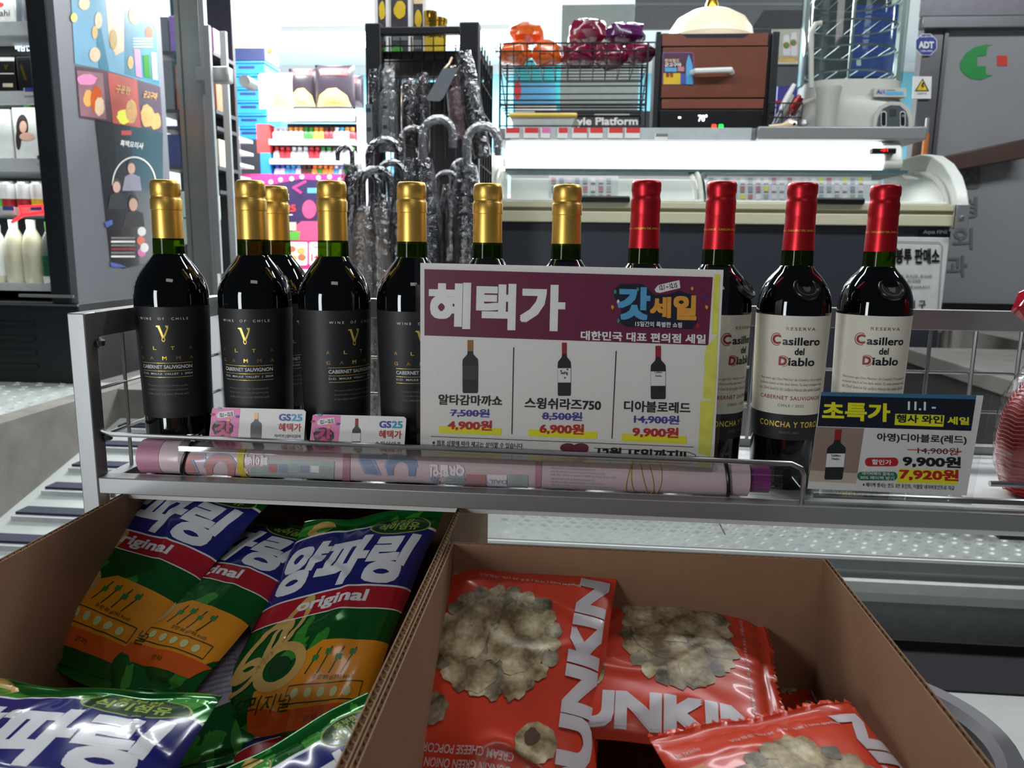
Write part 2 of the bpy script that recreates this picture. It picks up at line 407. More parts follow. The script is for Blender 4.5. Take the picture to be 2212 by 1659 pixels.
# guard wire along the front left, bending down onto the rail
gx = aty(1737, 1030, YF + .008).x
MB().tube([(XL + .012, YF + .009, .868), (XL + .03, YF + .009, .862), (gx - .012, YF + .009, .857), (gx - .003, YF + .009, .853), (gx, YF + .009, .846), (gx, YF + .009, .815)], .0024, m_alud, 8).build('guard_wire', rk)
MB().tube([(gx + .01, YF + .012, .827), (XR - .02, YF + .012, .829)], .003, m_alud, 8).build('guard_wire', rk)
MB().tube([(gx + .2, YF + .075, .826), (XR - .02, YF + .075, .826)], .003, m_alud, 8).build('guard_wire', rk)
for z in (.905, .856):
    MB().tube([(XL + .009, YF + .018, z), (XL + .009, YB - .018, z)], .0019, m_alud, 6).build('mesh_wire', rk)
    MB().tube([(XL + .018, YB - .009, z), (XR - .018, YB - .009, z)], .0022, m_alud, 6).build('mesh_wire', rk)
y = YF + .072
while y < YB - .02:
    MB().tube([(XL + .009, y, .812), (XL + .009, y, .96)], .0019, m_alud, 6).build('mesh_wire', rk); y += .062
x = aty(2004, 780, YB - .012).x
xs = [x + .0535 * k for k in range(-18, 12)]
for x in xs:
    if XL + .03 < x < XR - .03:
        MB().tube([(x, YB - .012, .812), (x, YB - .012, .96)], .0024, m_alud, 6).build('mesh_wire', rk)
m_weld = mat('weld_spot', (90, 92, 96), .4, .8)
for z in (.953, .858):
    MB().lathe([(.0005, -.006), (.005, -.003), (.0055, .002), (.0005, .006)], m_weld, 10, (XL + .02, YF + .016, z)).build('weld', rk)
# ================================================================== wine bottles
m_wine = mat('dark_wine_glass', (5, 7, 8), .04, var=0, spec=.6)
m_neck = mat('green_bottle_glass', (40, 60, 14), .03, alpha=.22, tint=(112, 138, 40), var=0, spec=.7)
m_capg = mat('gold_capsule', (228, 184, 92), .38, .85, var=.04, vs_=300, bump=.04, bs=900)
m_capr = mat('red_capsule', (196, 34, 44), .36, .7, var=.04, vs_=300, bump=.04, bs=900)
m_labk = mat('black_label', (26, 27, 30), .55, var=.06, vs_=300, bump=.06, bs=800)
m_labw = mat('cream_label', (224, 219, 204), .6, var=.03, vs_=300, bump=.06, bs=800)
m_grey = mat('silver_print', (206, 208, 210), .45, var=0)
m_foil = mat('gold_print', (236, 204, 92), .35, .35, var=0)
m_bronze = mat('bronze_print', (150, 112, 70), .4, .5, var=0)
m_mar2 = mat('dark_red_print', (150, 24, 36), .5, var=0)
m_scr = mat('grey_script', (120, 118, 110), .6, var=0)
m_embl = mat('black_seal', (14, 14, 16), .3, var=0); m_embp = mat('seal_dull_gold', (78, 68, 50), .5, var=0)
def rad_at(prof, z):
    for (r0, z0), (r1, z1) in zip(prof, prof[1:]):
        if z0 <= z <= z1: return r0 + (r1 - r0) * (z - z0) / max(1e-6, z1 - z0)
    return prof[-1][0]
def smooth_prof(p, n=6):
    out = []
    for i in range(len(p) - 1):
        p0, p1, p2, p3 = p[max(i - 1, 0)], p[i], p[i + 1], p[min(i + 2, len(p) - 1)]
        for k in range(n):
            t = k / n
            out.append(tuple(.5 * (2 * b + (c - a) * t + (2 * a - 5 * b + 4 * c - d) * t * t + (3 * b - a - 3 * c + d) * t ** 3) for a, b, c, d in zip(p0, p1, p2, p3)))
    return out + [p[-1]]
def bottle(kind):
    gold = kind == 'gold'
    t = thing('wine_bottle', '', 'bottle', (0, 0, 0), local=True)
    if gold:
        H, cb, nk = .312, .2505, .2365
        body = [(.0285, .0), (.0325, .002), (.0335, .006), (.0336, .02), (.0352, .10), (.0372, .178), (.0374, .19)] + smooth_prof([(.0374, .19), (.0366, .200), (.033, .2115), (.0262, .2225), (.0192, .2315), (.0158, .2365)])[1:]
        cap = [(.0153, cb), (.0149, H - .033), (.0147, H - .0305), (.01555, H - .030), (.01565, H - .020), (.0150, H - .0190), (.0143, H - .0175), (.0143, H - .0155), (.0150, H - .0145), (.0149, H - .004), (.0138, H - .0008), (.0125, H), (.0001, H)]
        cap_m, lab_m = m_capg, m_labk; lz0, lz1 = .066, .183
    else:
        H, cb, nk = .317, .2490, .2335
        body = [(.0280, .0), (.0322, .002), (.0335, .007), (.0337, .02), (.0352, .09), (.0370, .18), (.0373, .186)] + smooth_prof([(.0373, .186), (.0364, .199), (.0326, .2115), (.0260, .2215), (.0192, .2290), (.0160, .2335)])[1:]
        cap = [(.0158, cb), (.0149, H - .034), (.0147, H - .0325), (.0151, H - .0305), (.0152, H - .020), (.0147, H - .0175), (.0143, H - .0165), (.0143, H - .0125), (.0150, H - .0105), (.0151, H - .003), (.0140, H - .0006), (.0125, H), (.0001, H)]
        cap_m, lab_m = m_capr, m_labw; lz0, lz1 = .082, .184
    MB().lathe(body, m_wine, 56, caps=True).build('glass_body', t, ang=60)
    MB().lathe([(body[-1][0], nk), (body[-1][0] - .0004, cb + .002)], m_neck, 40, caps=False).build('neck', t, ang=60)
    MB().lathe(cap, cap_m, 48, caps=False).build('capsule', t, ang=50)
    def S(u, z, lay):
        r = rad_at(body, z) + .00025 + lay * .00012; a = u / .0365 - math.pi / 2
        return Vector((r * math.cos(a), r * math.sin(a), z))
    hw = .0365 * RAD(104) if gold else .0365 * RAD(112)
    L_ = Print().rect(-hw, lz0, hw, lz1, lab_m, 0)
    lb = L_.emit(S, step=(.003, .02)).build('label', t, ang=60)
    P = Print()
    if gold:
        P.text('WINE  OF  CHILE', 0, .171, .050, .0026, m_grey, sp=1.7)
        # the gilt letter of the brand
        P.poly([(-.0062, .1640), (-.0026, .1640), (.0006, .1535), (.0009, .1515), (-.0012, .1515), (-.0046, .1622), (-.0064, .1628)], m_foil)
        P.poly([(.0024, .1640), (.0058, .1640), (.0054, .1606), (.0034, .1555), (.0013, .1512), (-.0006, .1512), (.0022, .1565), (.0040, .1610)], m_foil)
        P.ring(.0003, .1496, .0018, .0026, .42, m_foil)
        for ch, x in zip('ALTA', (-.027, -.0095, .0085, .0265)): P.text(ch, x, .1405, .0036, .0036, m_bronze if x < -.02 or x > .02 else m_foil, .01)
        for ch, x in zip('GAMMA', (-.0268, -.0135, 0, .0135, .0268)): P.text(ch, x, .1300, .0044, .0038, m_foil if abs(x) < .01 else m_bronze, .02)
        for z in (.1248, .1165, .1098): P.rect(-.0272, z - .0002, .0272, z + .0002, m_foil)
        P.text('CABERNET SAUVIGNON', 0, .1208, .0540, .0038, m_grey, .018)
        P.text('D.O.  MAULE  VALLEY  |  2024', 0, .1132, .0540, .0026, m_grey)
        for i, s_ in enumerate(('The secret behind Alta Gamma quality', 'the land where our grapes and gamma grow', 'of the oldest and most diverse soils')):
            P.text(s_, 0, .1008 - i * .0043, .044, .0024, m_scr, .0, shear=.35)
    else:
        P.text('RESERVA', .004, .171, .029, .0032, m_bronze, sp=1.3)
        P.text('C', -.0190, .1595, .0088, .0098, m_mar2, .035); P.ring(-.0190, .1595, .0062, .0066, .12, m_mar2, a0=60, a1=300)
        P.text('asillero', .0062, .1583, .0385, .0082, m_black, .022)
        P.text('del', .004, .1480, .0095, .0072, m_black, .025)
        P.text('D', -.0115, .1375, .0080, .0090, m_mar2, .045); P.ring(-.0115, .1375, .0062, .0058, .1, m_mar2, a0=-90, a1=120)
        P.text('iablo', .0075, .1374, .0270, .0086, m_black, .022)
        for i, s_ in enumerate(('Many years ago Don Melchor de Concha y Toro reserved', 'exclusive batch of the best wines To keep strangers away', 'the Devil lived in his cellars Hence the name Casillero')):
            P.text(s_, 0, .1185 - i * .0050, .072, .0034, m_scr, 0, shear=.4)
        P.text('CABERNET SAUVIGNON', 0, .0995, .0680, .0040, m_mar2, .008, sp=1.15)
        P.text('CHILE / 2022', .0, .0915, .0265, .0027, m_scr, sp=1.2)
    P.emit(S, step=(.004, .05), clip=(-hw, lz0, hw, lz1)).build('label_print', lb, ang=0)
    if not gold:
        lb2 = Print().rect(-hw, .055, hw, lz0, m_labk, 0).emit(S, step=(.003, .02)).build('foot_label', t, ang=60)
        Print().text('CONCHA Y TORO', 0, .0715, .066, .0062, m_foil, .018, sp=1.15).text('DESDE 1883', 0, .0630, .02, .0025, m_bronze, 0).emit(S, step=(.004, .05)).build('foot_print', lb2, ang=0)
        def SC_(u, z, lay):
            r = rad_at(cap, z) + .0003; a = u / .0152 - math.pi / 2; return Vector((r * math.cos(a), r * math.sin(a), z))
        Pc = Print()
        for k in range(3): Pc.text('CASILLERO DEL DIABLO', -.0318 + k * .0318, .2690, .0290, .0019, m_foil, 0)
        Pc.emit(SC_, step=(.002, .05)).build('capsule_print', t, ang=0)
        a = RAD(12) - math.pi / 2; zc = .212; r = rad_at(body, zc)
        nrm = Vector((math.cos(a), math.sin(a), .95)).normalized(); q = nrm.to_track_quat('Z', 'Y').to_matrix().to_4x4()
        Ms = Matrix.Translation(Vector((r * math.cos(a), r * math.sin(a), zc)) - nrm * .0012) @ q
        sl = MB().lathe([(.0135, -.002), (.0135, .0014), (.0128, .0022), (.0112, .0022), (.0106, .0014), (.0001, .0012)], m_embl, 28, M=Ms, caps=False).build('seal', t)
        sq = Print().ring(0, 0, .0100, .0100, .10, m_embp).poly([(-.0045, .004), (-.006, .0066), (-.003, .0052), (.003, .0052), (.006, .0066), (.0045, .004), (.003, -.004), (0, -.006), (-.003, -.004)], m_embp)
        sq.emit(lambda u, v, lay: Ms @ Vector((u, v, .0014 + lay * .0001))).build('seal_print', sl, ang=0)
    return t
BG = bottle('gold'); BR = bottle('red')
BOT = [('gold', 355, 383, .800, -17, 'black-label wine bottle with gold capsule, leftmost in the rack'),
       ('gold', 540, 388, .790, -19, 'gold-capped black-label wine bottle above the left pink price tag, second from the left'),
       ('gold', 592, 399, .862, 40, 'gold-capped wine bottle half hidden behind the second one'),
       ('gold', 716, 393, .785, 30, 'gold-capped wine bottle turned with its lettering to the right, above the second price tag'),
       ('gold', 889, 397, .785, 14, 'gold-capped wine bottle whose right half is covered by the big price sign'),
       ('gold', 1054, 403, .790, 0, 'gold-capped wine bottle behind the left half of the big price sign'),
       ('gold', 1226, 406, .790, 0, 'gold-capped wine bottle behind the middle of the big price sign, nearest the red caps'),
       ('red', 1397, 393, .785, 10, 'red-capped wine bottle whose label is fully hidden by the big price sign'),
       ('red', 1560, 395, .785, 52, 'red-capped wine bottle half covered by the right edge of the big price sign'),
       ('red', 1735, 393, .785, 8, 'red-capped cream-label wine bottle standing second from the right'),
       ('red', 1915, 393, .797, 14, 'red-capped cream-label wine bottle, rightmost in the rack')]
used = {}
for kind, px, py, Zc, rot, lab in BOT:
    p = cz(px, py, Zc); src = BG if kind == 'gold' else BR
    face = math.atan2(p.x, p.y)                         # turn so that rot is measured from the line of sight
    o = src if kind not in used else link_copy(src)
    used[kind] = 1
    o.location = (p.x, p.y, SH); o.rotation_euler = (0, 0, -face + RAD(rot)); o['label'] = lab
    o['group'] = 'gold capped wine bottles' if kind == 'gold' else 'red capped wine bottles'
# ================================================================== big price sign (laminated sheet leaning on the bottles)
def ZQ(ox, oy, k): return lambda x, y: (ox + x / k, oy + y / k)
sg = thing('price_sign', 'large laminated white and maroon price sign standing in front of the bottles', 'sign', (0, .745, SH))
pl = Vector((0, .745, .9)); pn = Vector((0, -1, .0))
def sheet(S, pts, thick, m, name, parent, lay=0):
    P3 = [S(a, b, lay) for a, b in pts]; nn = (P3[1] - P3[0]).cross(P3[2] - P3[0]).normalized()
    if nn.dot(CO - P3[0]) > 0: nn = -nn
    return MB().prism(P3, nn * thick, m).build(name, parent, ang=0, fix=True)
S1 = on_plane(pl, pn, .00025)
pap = sheet(S1, [(908, 568), (1563, 583), (1541, 1012), (1200, 992), (908, 976)], .0003, m_paper, 'paper_sheet', sg)
Q = ZQ(880, 540, 3.072); k = 1 / 3.072
P = Print()
def T(P, t, x0, y0, x1, y1, m, bold=.02, rot=2.0, lay=2, Q_=None, K=None, sp=1.0):
    q = (Q_ or Q); kk = K or k; cx, cy = q((x0 + x1) / 2, (y0 + y1) / 2)
    P.text(t, cx, cy, (x1 - x0) * kk, (y1 - y0) * kk, m, bold, rot, sp=sp, lay=lay, flip=-1)
def PQ(P, pts, m, lay=1, Q_=None): P.poly([(Q_ or Q)(*p) for p in pts], m, lay)
PQ(P, [(113, 127), (2027, 180), (1997, 633), (113, 567)], m_maroon)
T(P, '혜택가', 140, 222, 1048, 530, m_white, .04, 1.4)
T(P, '대한민국 대표 편의점 세일', 1150, 548, 1980, 610, m_white, .03, 1.8)
m_sky = mat('sky_blue_print', (92, 168, 214), .4, var=.1, vs_=200); m_amber = mat('amber_print', (230, 164, 60), .4, var=.1, vs_=200)
m_navy = mat('navy_print', (22, 24, 44), .4, var=.05); m_teal = mat('teal_print', (60, 150, 130), .4)
P.poly([Q(*p) for p in ((1370, 260), (1420, 225), (1560, 225), (1640, 300), (1750, 290), (1800, 270), (1900, 300), (1925, 480), (1890, 525), (1450, 510), (1400, 470), (1420, 400), (1370, 300))], m_navy, 2)
T(P, '갓', 1395, 245, 1612, 465, m_sky, .045, 1.5, 3)
T(P, '세', 1610, 310, 1750, 450, m_amber, .045, 1.5, 3); T(P, '일', 1765, 300, 1920, 465, m_amber, .045, 1.5, 3)
T(P, '15일간의 특별한 쇼핑', 1512, 476, 1822, 512, m_white, .02, 1.8, 3)
PQ(P, [(1640, 262), (1665, 232), (1805, 200), (1812, 252), (1675, 285), (1650, 280)], m_paper, 3); T(P, '12.1 ~ 12.15', 1672, 225, 1790, 258, m_black, .02, -9, 4)
for x, y, m in ((1890, 255, m_amber), (1970, 318, m_blue), (1360, 380, m_amber), (1985, 380, m_amber), (1400, 345, m_white), (1400, 470, m_teal), (1925, 500, m_red), (1380, 275, m_teal), (1530, 262, m_teal)):
    P.oval(*Q(x, y), 10 * k, 14 * k, m, 3, 10, .3)
for x0, y0, y1 in ((705, 648, 1220), (1385, 672, 1250)):
    P.line([Q(x0, y0), Q(x0 - (12 if x0 < 1000 else 28), y1)], 6 * k, m_black)
m_darkb = mat('bottle_print', (34, 36, 38), .4, var=.1, vs_=200)
def mini(P, Q_, cx, top, bot, w, capm, labm, lean=0):
    h = bot - top
    def q(x, y): return Q_(cx + x * w / 2 - lean * (y - .5) * 12, top + y * h)
    P.poly([q(-.36, .0), q(.36, .0), q(.36, .21), q(-.36, .21)], capm, 2)
    P.poly([q(-.34, .21), q(.34, .21), q(.38, .27), q(.95, .36), q(1, .42), q(.98, .97), q(.88, 1), q(-.88, 1), q(-.98, .97), q(-1, .42), q(-.95, .36), q(-.38, .27)], m_darkb, 2)
    P.poly([q(-.97, .48), q(.97, .48), q(.97, .75), q(-.97, .75)], labm, 3)
m_lkp = mat('label_print_grey', (50, 52, 54), .5, var=.1, vs_=300)
mini(P, Q, 417, 598, 950, 104, m_bronze, m_lkp); mini(P, Q, 1041, 615, 968, 88, m_mar2, m_paper); mini(P, Q, 1664, 636, 990, 100, m_mar2, m_paper)
T(P, 'swiNg', 1018, 805, 1065, 832, m_black, .02, 2, 4)
for x, y in ((1020, 803), (1062, 793), (1045, 848)): P.oval(*Q(x, y), 6 * k, 6 * k, m_mar2, 4, 10)
T(P, 'Casillero', 1640, 803, 1692, 818, m_black, .01, 2, 4); T(P, 'Diablo', 1645, 828, 1688, 842, m_black, .01, 2, 4)
T(P, '알타감마까쇼', 205, 962, 628, 1032, m_black, .025, 1.4); T(P, '스윙쉬라즈750', 778, 985, 1284, 1060, m_black, .025, 1.8); T(P, '디아블로레드', 1437, 1005, 1878, 1080, m_black, .025, 1.8)
T(P, '7,500원', 288, 1053, 543, 1112, m_blue, .02, 1.4); T(P, '8,500원', 896, 1073, 1158, 1135, m_blue, .02, 1.8); T(P, '14,900원', 1503, 1095, 1802, 1158, m_blue, .02, 1.8)
for a, b in (((282, 1080), (545, 1090)), ((890, 1102), (1160, 1112)), ((1500, 1120), (1805, 1135))): P.line([Q(*a), Q(*b)], 5 * k, m_blue, 3)
PQ(P, [(210, 1168), (624, 1184), (622, 1230), (210, 1214)], m_yel); PQ(P, [(803, 1190), (1260, 1207), (1258, 1255), (801, 1236)], m_yel); PQ(P, [(1424, 1218), (1854, 1237), (1852, 1286), (1422, 1268)], m_yel)
T(P, '4,900원', 267, 1130, 560, 1200, m_red, .03, 1.5, 3); T(P, '6,900원', 877, 1152, 1170, 1226, m_red, .03, 1.8, 3); T(P, '9,900원', 1493, 1175, 1798, 1248, m_red, .03, 1.8, 3)
P.line([Q(158, 1237), Q(1898, 1308)], 4 * k, m_black)
T(P, '※ 점포 상황에 따라 재고는 상이할 수 있습니다.', 165, 1272, 770, 1306, m_black, .01, 2.2); T(P, '※ 재고 부족시 점원에게 문의바랍니다.', 165, 1312, 655, 1345, m_black, .01, 2.2)
for x in (1065, 1150): P.oval(*Q(x, 1312), 52 * k, 30 * k, m_maroon, 2)
PQ(P, [(1014, 1318), (1206, 1325), (1115, 1400)], m_maroon, 2)
T(P, '12월 15일까지!!', 1262, 1318, 1850, 1392, m_black, .035, 2.5)
P.line([Q(1240, 1315), Q(1860, 1340), Q(1910, 1360), Q(1920, 1400)], 4 * k, m_black)
# streaks of yellow marker down the right margin
for pts in (((2035, 160), (2075, 160), (2060, 560), (2020, 560)), ((1985, 640), (2060, 560), (2050, 760), (1965, 760)), ((1975, 760), (2055, 760), (2040, 1000), (1960, 980)), ((1945, 1000), (2040, 1000), (2010, 1370), (1930, 1350))):
    PQ(P, pts, m_yelp, 1)
P.emit(S1).build('printed_matter', pap, ang=0)
lam = sheet(on_plane(pl, pn, .00025), [(896, 556), (1579, 577), (1549, 1018), (1200, 998), (900, 978)], .0002, m_clear, 'laminate_film', sg, 7)
# ================================================================== two pink price tags
Q3 = ZQ(250, 620, 3.3015); K3 = 1 / 3.3015
m_pink = mat('pink_print', (226, 120, 176), .45, var=.08, vs_=200); m_hot = mat('magenta_print', (196, 40, 110), .4, var=.1, vs_=200)
def ptag(dx, dy, capm, lab, price, name_k, Y):
    t = thing('price_tag', lab, 'tag', aty(560 + dx * K3, 960, Y) - Vector((0, 0, .04)), 'pink sale price tags')
    S = on_plane((0, Y, .85), (0, -1, .06), .0002)
    q = lambda x, y: Q3(x + dx, y + dy)
    c = sheet(S, [q(705, 858), q(1340, 875), q(1356, 890), q(1335, 1190), q(655, 1170), q(688, 870)], .0004, m_paper, 'card', t)
    P = Print()
    PQ(P, [(690, 862), (888, 866), (862, 1175), (660, 1165)], m_pink, 1, q)
    PQ(P, [(720, 910), (740, 890), (842, 880), (845, 920), (740, 936), (722, 930)], m_paper, 2, q)
    T(P, '12.1 ~ 12.15', 742, 895, 835, 924, m_black, .03, -6, 3, q, K3)
    P.oval(*q(765, 1010), 74 * K3, 58 * K3, m_black, 2, 20, .08)
    T(P, '갓', 705, 955, 825, 1065, m_hot, .05, 2, 3, q, K3)
    for x, y, m in ((690, 910, m_red), (740, 865, m_teal), (868, 925, m_blue), (720, 965, m_teal), (805, 950, m_amber)): P.oval(*q(x, y), 14 * K3, 9 * K3, m, 4, 10, .3)
    mini(P, q, 1000, 900 + (0 if dx == 0 else -12), 1105, 78 if dx == 0 else 60, capm, m_darkb if dx == 0 else m_paper, .4)
    T(P, 'GS', 1163, 905, 1248, 955, m_blue, .03, 1.5, 2, q, K3); T(P, '25', 1252, 906, 1328, 958, mat('cyan_print', (30, 150, 190), .4, var=0), .03, 1.5, 2, q, K3)
    T(P, '혜택가', 1160, 972, 1322, 1030, m_red, .02, 1.5, 2, q, K3)
    T(P, name_k, 1130, 1052, 1320, 1080, m_black, .01, 1.5, 2, q, K3); T(P, price, 1085, 1112, 1300, 1150, m_red, .02, 1.5, 2, q, K3)
    P.emit(S).build('printed_matter', c, ang=0)
ptag(0, 0, m_bronze, 'pink and white price tag with a gold-capped bottle picture, left of the two tags', '4,900원', '하이트)알타감마', .742)
ptag(716, 50, m_mar2, 'pink and white price tag with a red-capped bottle picture, beside the big sign', '6,900원', '스윙쉬라즈', .742)
# ================================================================== clear price strip, poster roll, ties
cs = thing('price_strip', 'long clear plastic price channel lying over the poster roll', 'price holder', aty(950, 980, .735))
A, B_, C_, D_ = aty(404, 940, .744), aty(1546, 990, .744), aty(1540, 1012, .716), aty(385, 966, .716)
MB().prism([A, B_, C_, D_], (0, 0, .0012), m_acr).build('channel_top', cs, fix=True)
MB().prism([D_, C_, C_ + Vector((0, .0012, 0)), D_ + Vector((0, .0012, 0))], (0, 0, -.004), m_acr).build('channel_lip', cs, fix=True)
RA, RB, RR = aty(322, 990, .7355), aty(1612, 1046, .7355), .0172
RA = Vector((RA.x, .7355, .8335)); RB = Vector((RB.x, .7355, .8335)); ax = (RB - RA).normalized()
m_roll = mat('pale_pink_paper', (204, 182, 186), .4, var=.05, vs_=40, coat=.3)
rl = thing('poster_roll', 'pink printed poster rolled into a tube along the rack front', 'poster roll', (RA + RB) / 2 - Vector((0, 0, RR)))
m_rose = mat('rose_paper', (180, 124, 148), .45, var=.06)
def ringprof(a, b, r, m, g=None, n=28):
    g = g or MB(); g.tube([RA + ax * a, RA + ax * b], r, m, n); return g
Lr = (RB - RA).length
tb = MB(); R_ = [(0, RR), (.002, RR)]
tbo = ringprof(0, Lr, RR, m_roll).build('paper_tube', rl, ang=60)
ringprof(-.004, .020, RR + .0004, m_rose).build('end_band', rl, ang=60)
def on_cyl(a, b, lay, rr=None):
    d = ray(a, b); r = (rr or RR) + .0003 + lay * .00015; o_ = CO - RA
    d2 = d - ax * d.dot(ax); o2 = o_ - ax * o_.dot(ax)
    qa, qb, qc = d2.dot(d2), 2 * d2.dot(o2), o2.dot(o2) - r * r; disc = qb * qb - 4 * qa * qc
    s_ = (-qb - math.sqrt(max(0, disc))) / (2 * qa); p = CO + d * s_
    if disc < 0: c_ = RA + ax * (p - RA).dot(ax); p = c_ + (p - c_).normalized() * r
    return p
P = Print(); K = K3
m_coral = mat('faded_red_print', (192, 134, 132), .45, var=.05); m_dblue = mat('faded_blue_print', (128, 144, 172), .45, var=.05)
m_lil = mat('faded_lilac_grey', (150, 158, 178), .45, var=.06); m_gcy = mat('faded_green_grey', (164, 176, 172), .45, var=.1, vs_=90); m_pale = mat('faded_white_print', (232, 222, 226), .45, var=.04)
m_strp = mat('faded_rose_stripe', (182, 128, 152), .45, var=.05)
def seven(ox, m):
    PQ(P, [(ox, 1185), (ox + 195, 1185), (ox + 200, 1230), (ox + 110, 1235), (ox + 160, 1345), (ox + 40, 1335), (ox - 5, 1240)], m_lil, 1, Q3)
    PQ(P, [(ox + 12, 1195), (ox + 182, 1195), (ox + 182, 1222), (ox + 85, 1228), (ox + 140, 1340), (ox + 60, 1330), (ox + 5, 1235)], m, 2, Q3)
    P.ring(*Q3(ox + 300, 1290), 120 * K, 108 * K, .62, m_lil, 1, 180, 360); P.ring(*Q3(ox + 300, 1290), 108 * K, 96 * K, .52, m, 2, 180, 360)
    PQ(P, [(ox + 192, 1285), (ox + 245, 1285), (ox + 245, 1345), (ox + 205, 1345)], m, 2, Q3); PQ(P, [(ox + 352, 1285), (ox + 408, 1285), (ox + 400, 1350), (ox + 352, 1350)], m, 2, Q3)
seven(445, m_coral); seven(1735, m_dblue)
T(P, '페이백', 925, 1195, 1085, 1275, m_pale, .05, 182, 2, Q3, K); T(P, '%', 905, 1290, 945, 1330, m_pale, .03, 182, 2, Q3, K)
PQ(P, [(1080, 1225), (1560, 1245), (1555, 1370), (960, 1350), (960, 1290), (1080, 1280)], m_gcy, 1, Q3)
for i in range(6): PQ(P, [(1090 + 75 * i, 1262 + 3 * i), (1150 + 75 * i, 1264 + 3 * i), (1150 + 75 * i, 1325), (1090 + 75 * i, 1320)], (m_coral, m_lil, m_gcy, m_lil, m_pale, m_gcy)[i], 2, Q3)
PQ(P, [(1622, 1190), (1672, 1192), (1668, 1390), (1615, 1385)], m_strp, 2, Q3)
Q4 = Q; K4 = k
T(P, 'QR할인', 150, 1420, 380, 1510, m_pale, .05, 182, 2, Q4, K4); T(P, '%', 150, 1510, 215, 1552, m_lil, .04, 182, 2, Q4, K4)
for i, m in enumerate((m_gcy, m_coral, m_pale, m_gcy)): PQ(P, [(250 + 140 * i, 1490), (380 + 140 * i, 1494), (380 + 140 * i, 1572 + 3 * i), (250 + 140 * i, 1568 + 3 * i)], m, 1, Q4)
T(P, 'DAILY  CLASSIC', 270, 1520, 660, 1548, m_lil, .02, 182, 2, Q4, K4)
PQ(P, [(850, 1405), (892, 1407), (885, 1590), (846, 1586)], m_strp, 2, Q4)
for i in range(6): T(P, '세일 점포 상이할 수 있습니다 대한민국 편의점 재고는 상이', 948, 1448 + 23 * i, 1240 + (70 * (i % 3)), 1462 + 23 * i, m_lil, 0, 3, 2, Q4, K4)
P.emit(on_cyl, step=(40, 6)).build('printed_matter', tbo, ang=0)
m_rub = mat('yellow_rubber', (206, 186, 60), .5)
u0 = (on_cyl(520, 1010, 0) - RA).dot(ax)
ringprof(u0 - .0035, u0 + .0035, RR + .0009, m_rub).build('rubber_band', rl, ang=60)
m_thr = mat('yellow_thread', (206, 180, 70), .5)
for i, px in enumerate((1362, 1372, 1392, 1404, 1420)):
    u = (on_cyl(px, 1030, 0) - RA).dot(ax); c_ = RA + ax * u
    MB().tube([c_ + Vector((.004 * math.sin(a * 1.3 + i), 0, 0)) + Vector((0, math.cos(a), math.sin(a))) * (RR + .0008) for a in [6.283 * j / 24 for j in range(24)]], .00035, m_thr, 5, closed=True).build('thread_loop', rl)
pt = MB().tube([RB + ax * .001, RB + ax * .020], .0132, mat('purple_foil', (120, 40, 110), .3, var=.2, vs_=90), 20).build('inner_sleeve', rl, ang=60)
MB().tube([RB - ax * .002, RB + ax * .03], [.0150, .0165], clear('clear_film', .03), 24, caps=False).build('clear_sleeve', rl, ang=60)
for px, py, lab, dx in ((384, 1000, 'black cable tie around the left end of the poster roll', .006), (1578, 1035, 'black cable tie around the right end of the poster roll', -.002)):
    u = (on_cyl(px, py, 0) - RA).dot(ax); c_ = RA + ax * u
    t = thing('cable_tie', lab, 'cable tie', c_ - Vector((0, 0, RR + .001)), 'cable ties')
    pts = []
    for j in range(26):
        a = -1.2 + 5.4 * j / 25; pts.append(c_ + Vector((dx * (1 + math.sin(a)), 0, 0)) + Vector((0, -math.cos(a) * (RR + .0018), math.sin(a) * (RR + .0022))))
    MB().tube(pts, .0019, m_blackp, 8).build('strap', t)
    h = c_ + Vector((dx * 2, -.004, RR + .003))
    MB().bx(h.x - .003, h.x + .003, h.y - .004, h.y + .004, h.z - .002, h.z + .005, m_blackp).build('tie_head', t, bev=.0008)
    MB().tube([h, h + Vector((.005, .012, .008))], .0014, m_blackp, 6).build('tie_tail', t)
# ================================================================== small sign at the right in its acrylic holder
Q6 = ZQ(1600, 800, 3.606); K6 = 1 / 3.606
s2 = thing('sale_sign', 'small navy and yellow sale sign in a clear holder at the right end', 'sign', (.3, .71, .82))
p2 = Vector((.3, .7085, .87)); n2 = Vector((0, -1, .16))
S2 = on_plane(p2, n2, .0002)
pap = sheet(S2, [Q6(*p) for p in ((628, 168), (1892, 196), (1760, 975), (520, 922))], .0004, m_paper, 'paper_sheet', s2)
P = Print()
def T6(t, x0, y0, x1, y1, m, b=.02, rot=1.8, lay=2): T(P, t, x0, y0, x1, y1, m, b, rot, lay, Q6, K6)
m_nav = mat('deep_navy_print', (16, 20, 40), .4, var=.04); m_cyan = mat('steel_blue_print', (60, 120, 156), .4)
PQ(P, [(628, 168), (1836, 195), (1832, 226), (624, 198)], m_cyan, 1, Q6); PQ(P, [(624, 198), (1832, 226), (1795, 472), (598, 435)], m_nav, 1, Q6)
T6('초특가', 635, 250, 1165, 395, m_yel, .035, 1.8); T6('11.1 -', 1302, 245, 1520, 312, m_white, .03, 1.5)
P.oval(*Q6(1690, 290), 130 * K6, 40 * K6, m_black, 2, 20, .1)
PQ(P, [(1205, 338), (1588, 350), (1578, 440), (1198, 425)], m_yel, 2, Q6); T6('행사 와인', 1212, 348, 1575, 412, m_nav, .03, 1.8, 3); T6('세일', 1610, 362, 1780, 424, m_yel, .03, 1.8)
m_photo = mat('photo_beige', (150, 128, 118), .5, var=.12, vs_=20); m_photo2 = mat('photo_table', (196, 180, 160), .5)
PQ(P, [(590, 440), (962, 452), (900, 862), (540, 780)], m_photo, 1, Q6); PQ(P, [(540, 778), (912, 802), (895, 882), (525, 862)], m_photo2, 2, Q6)
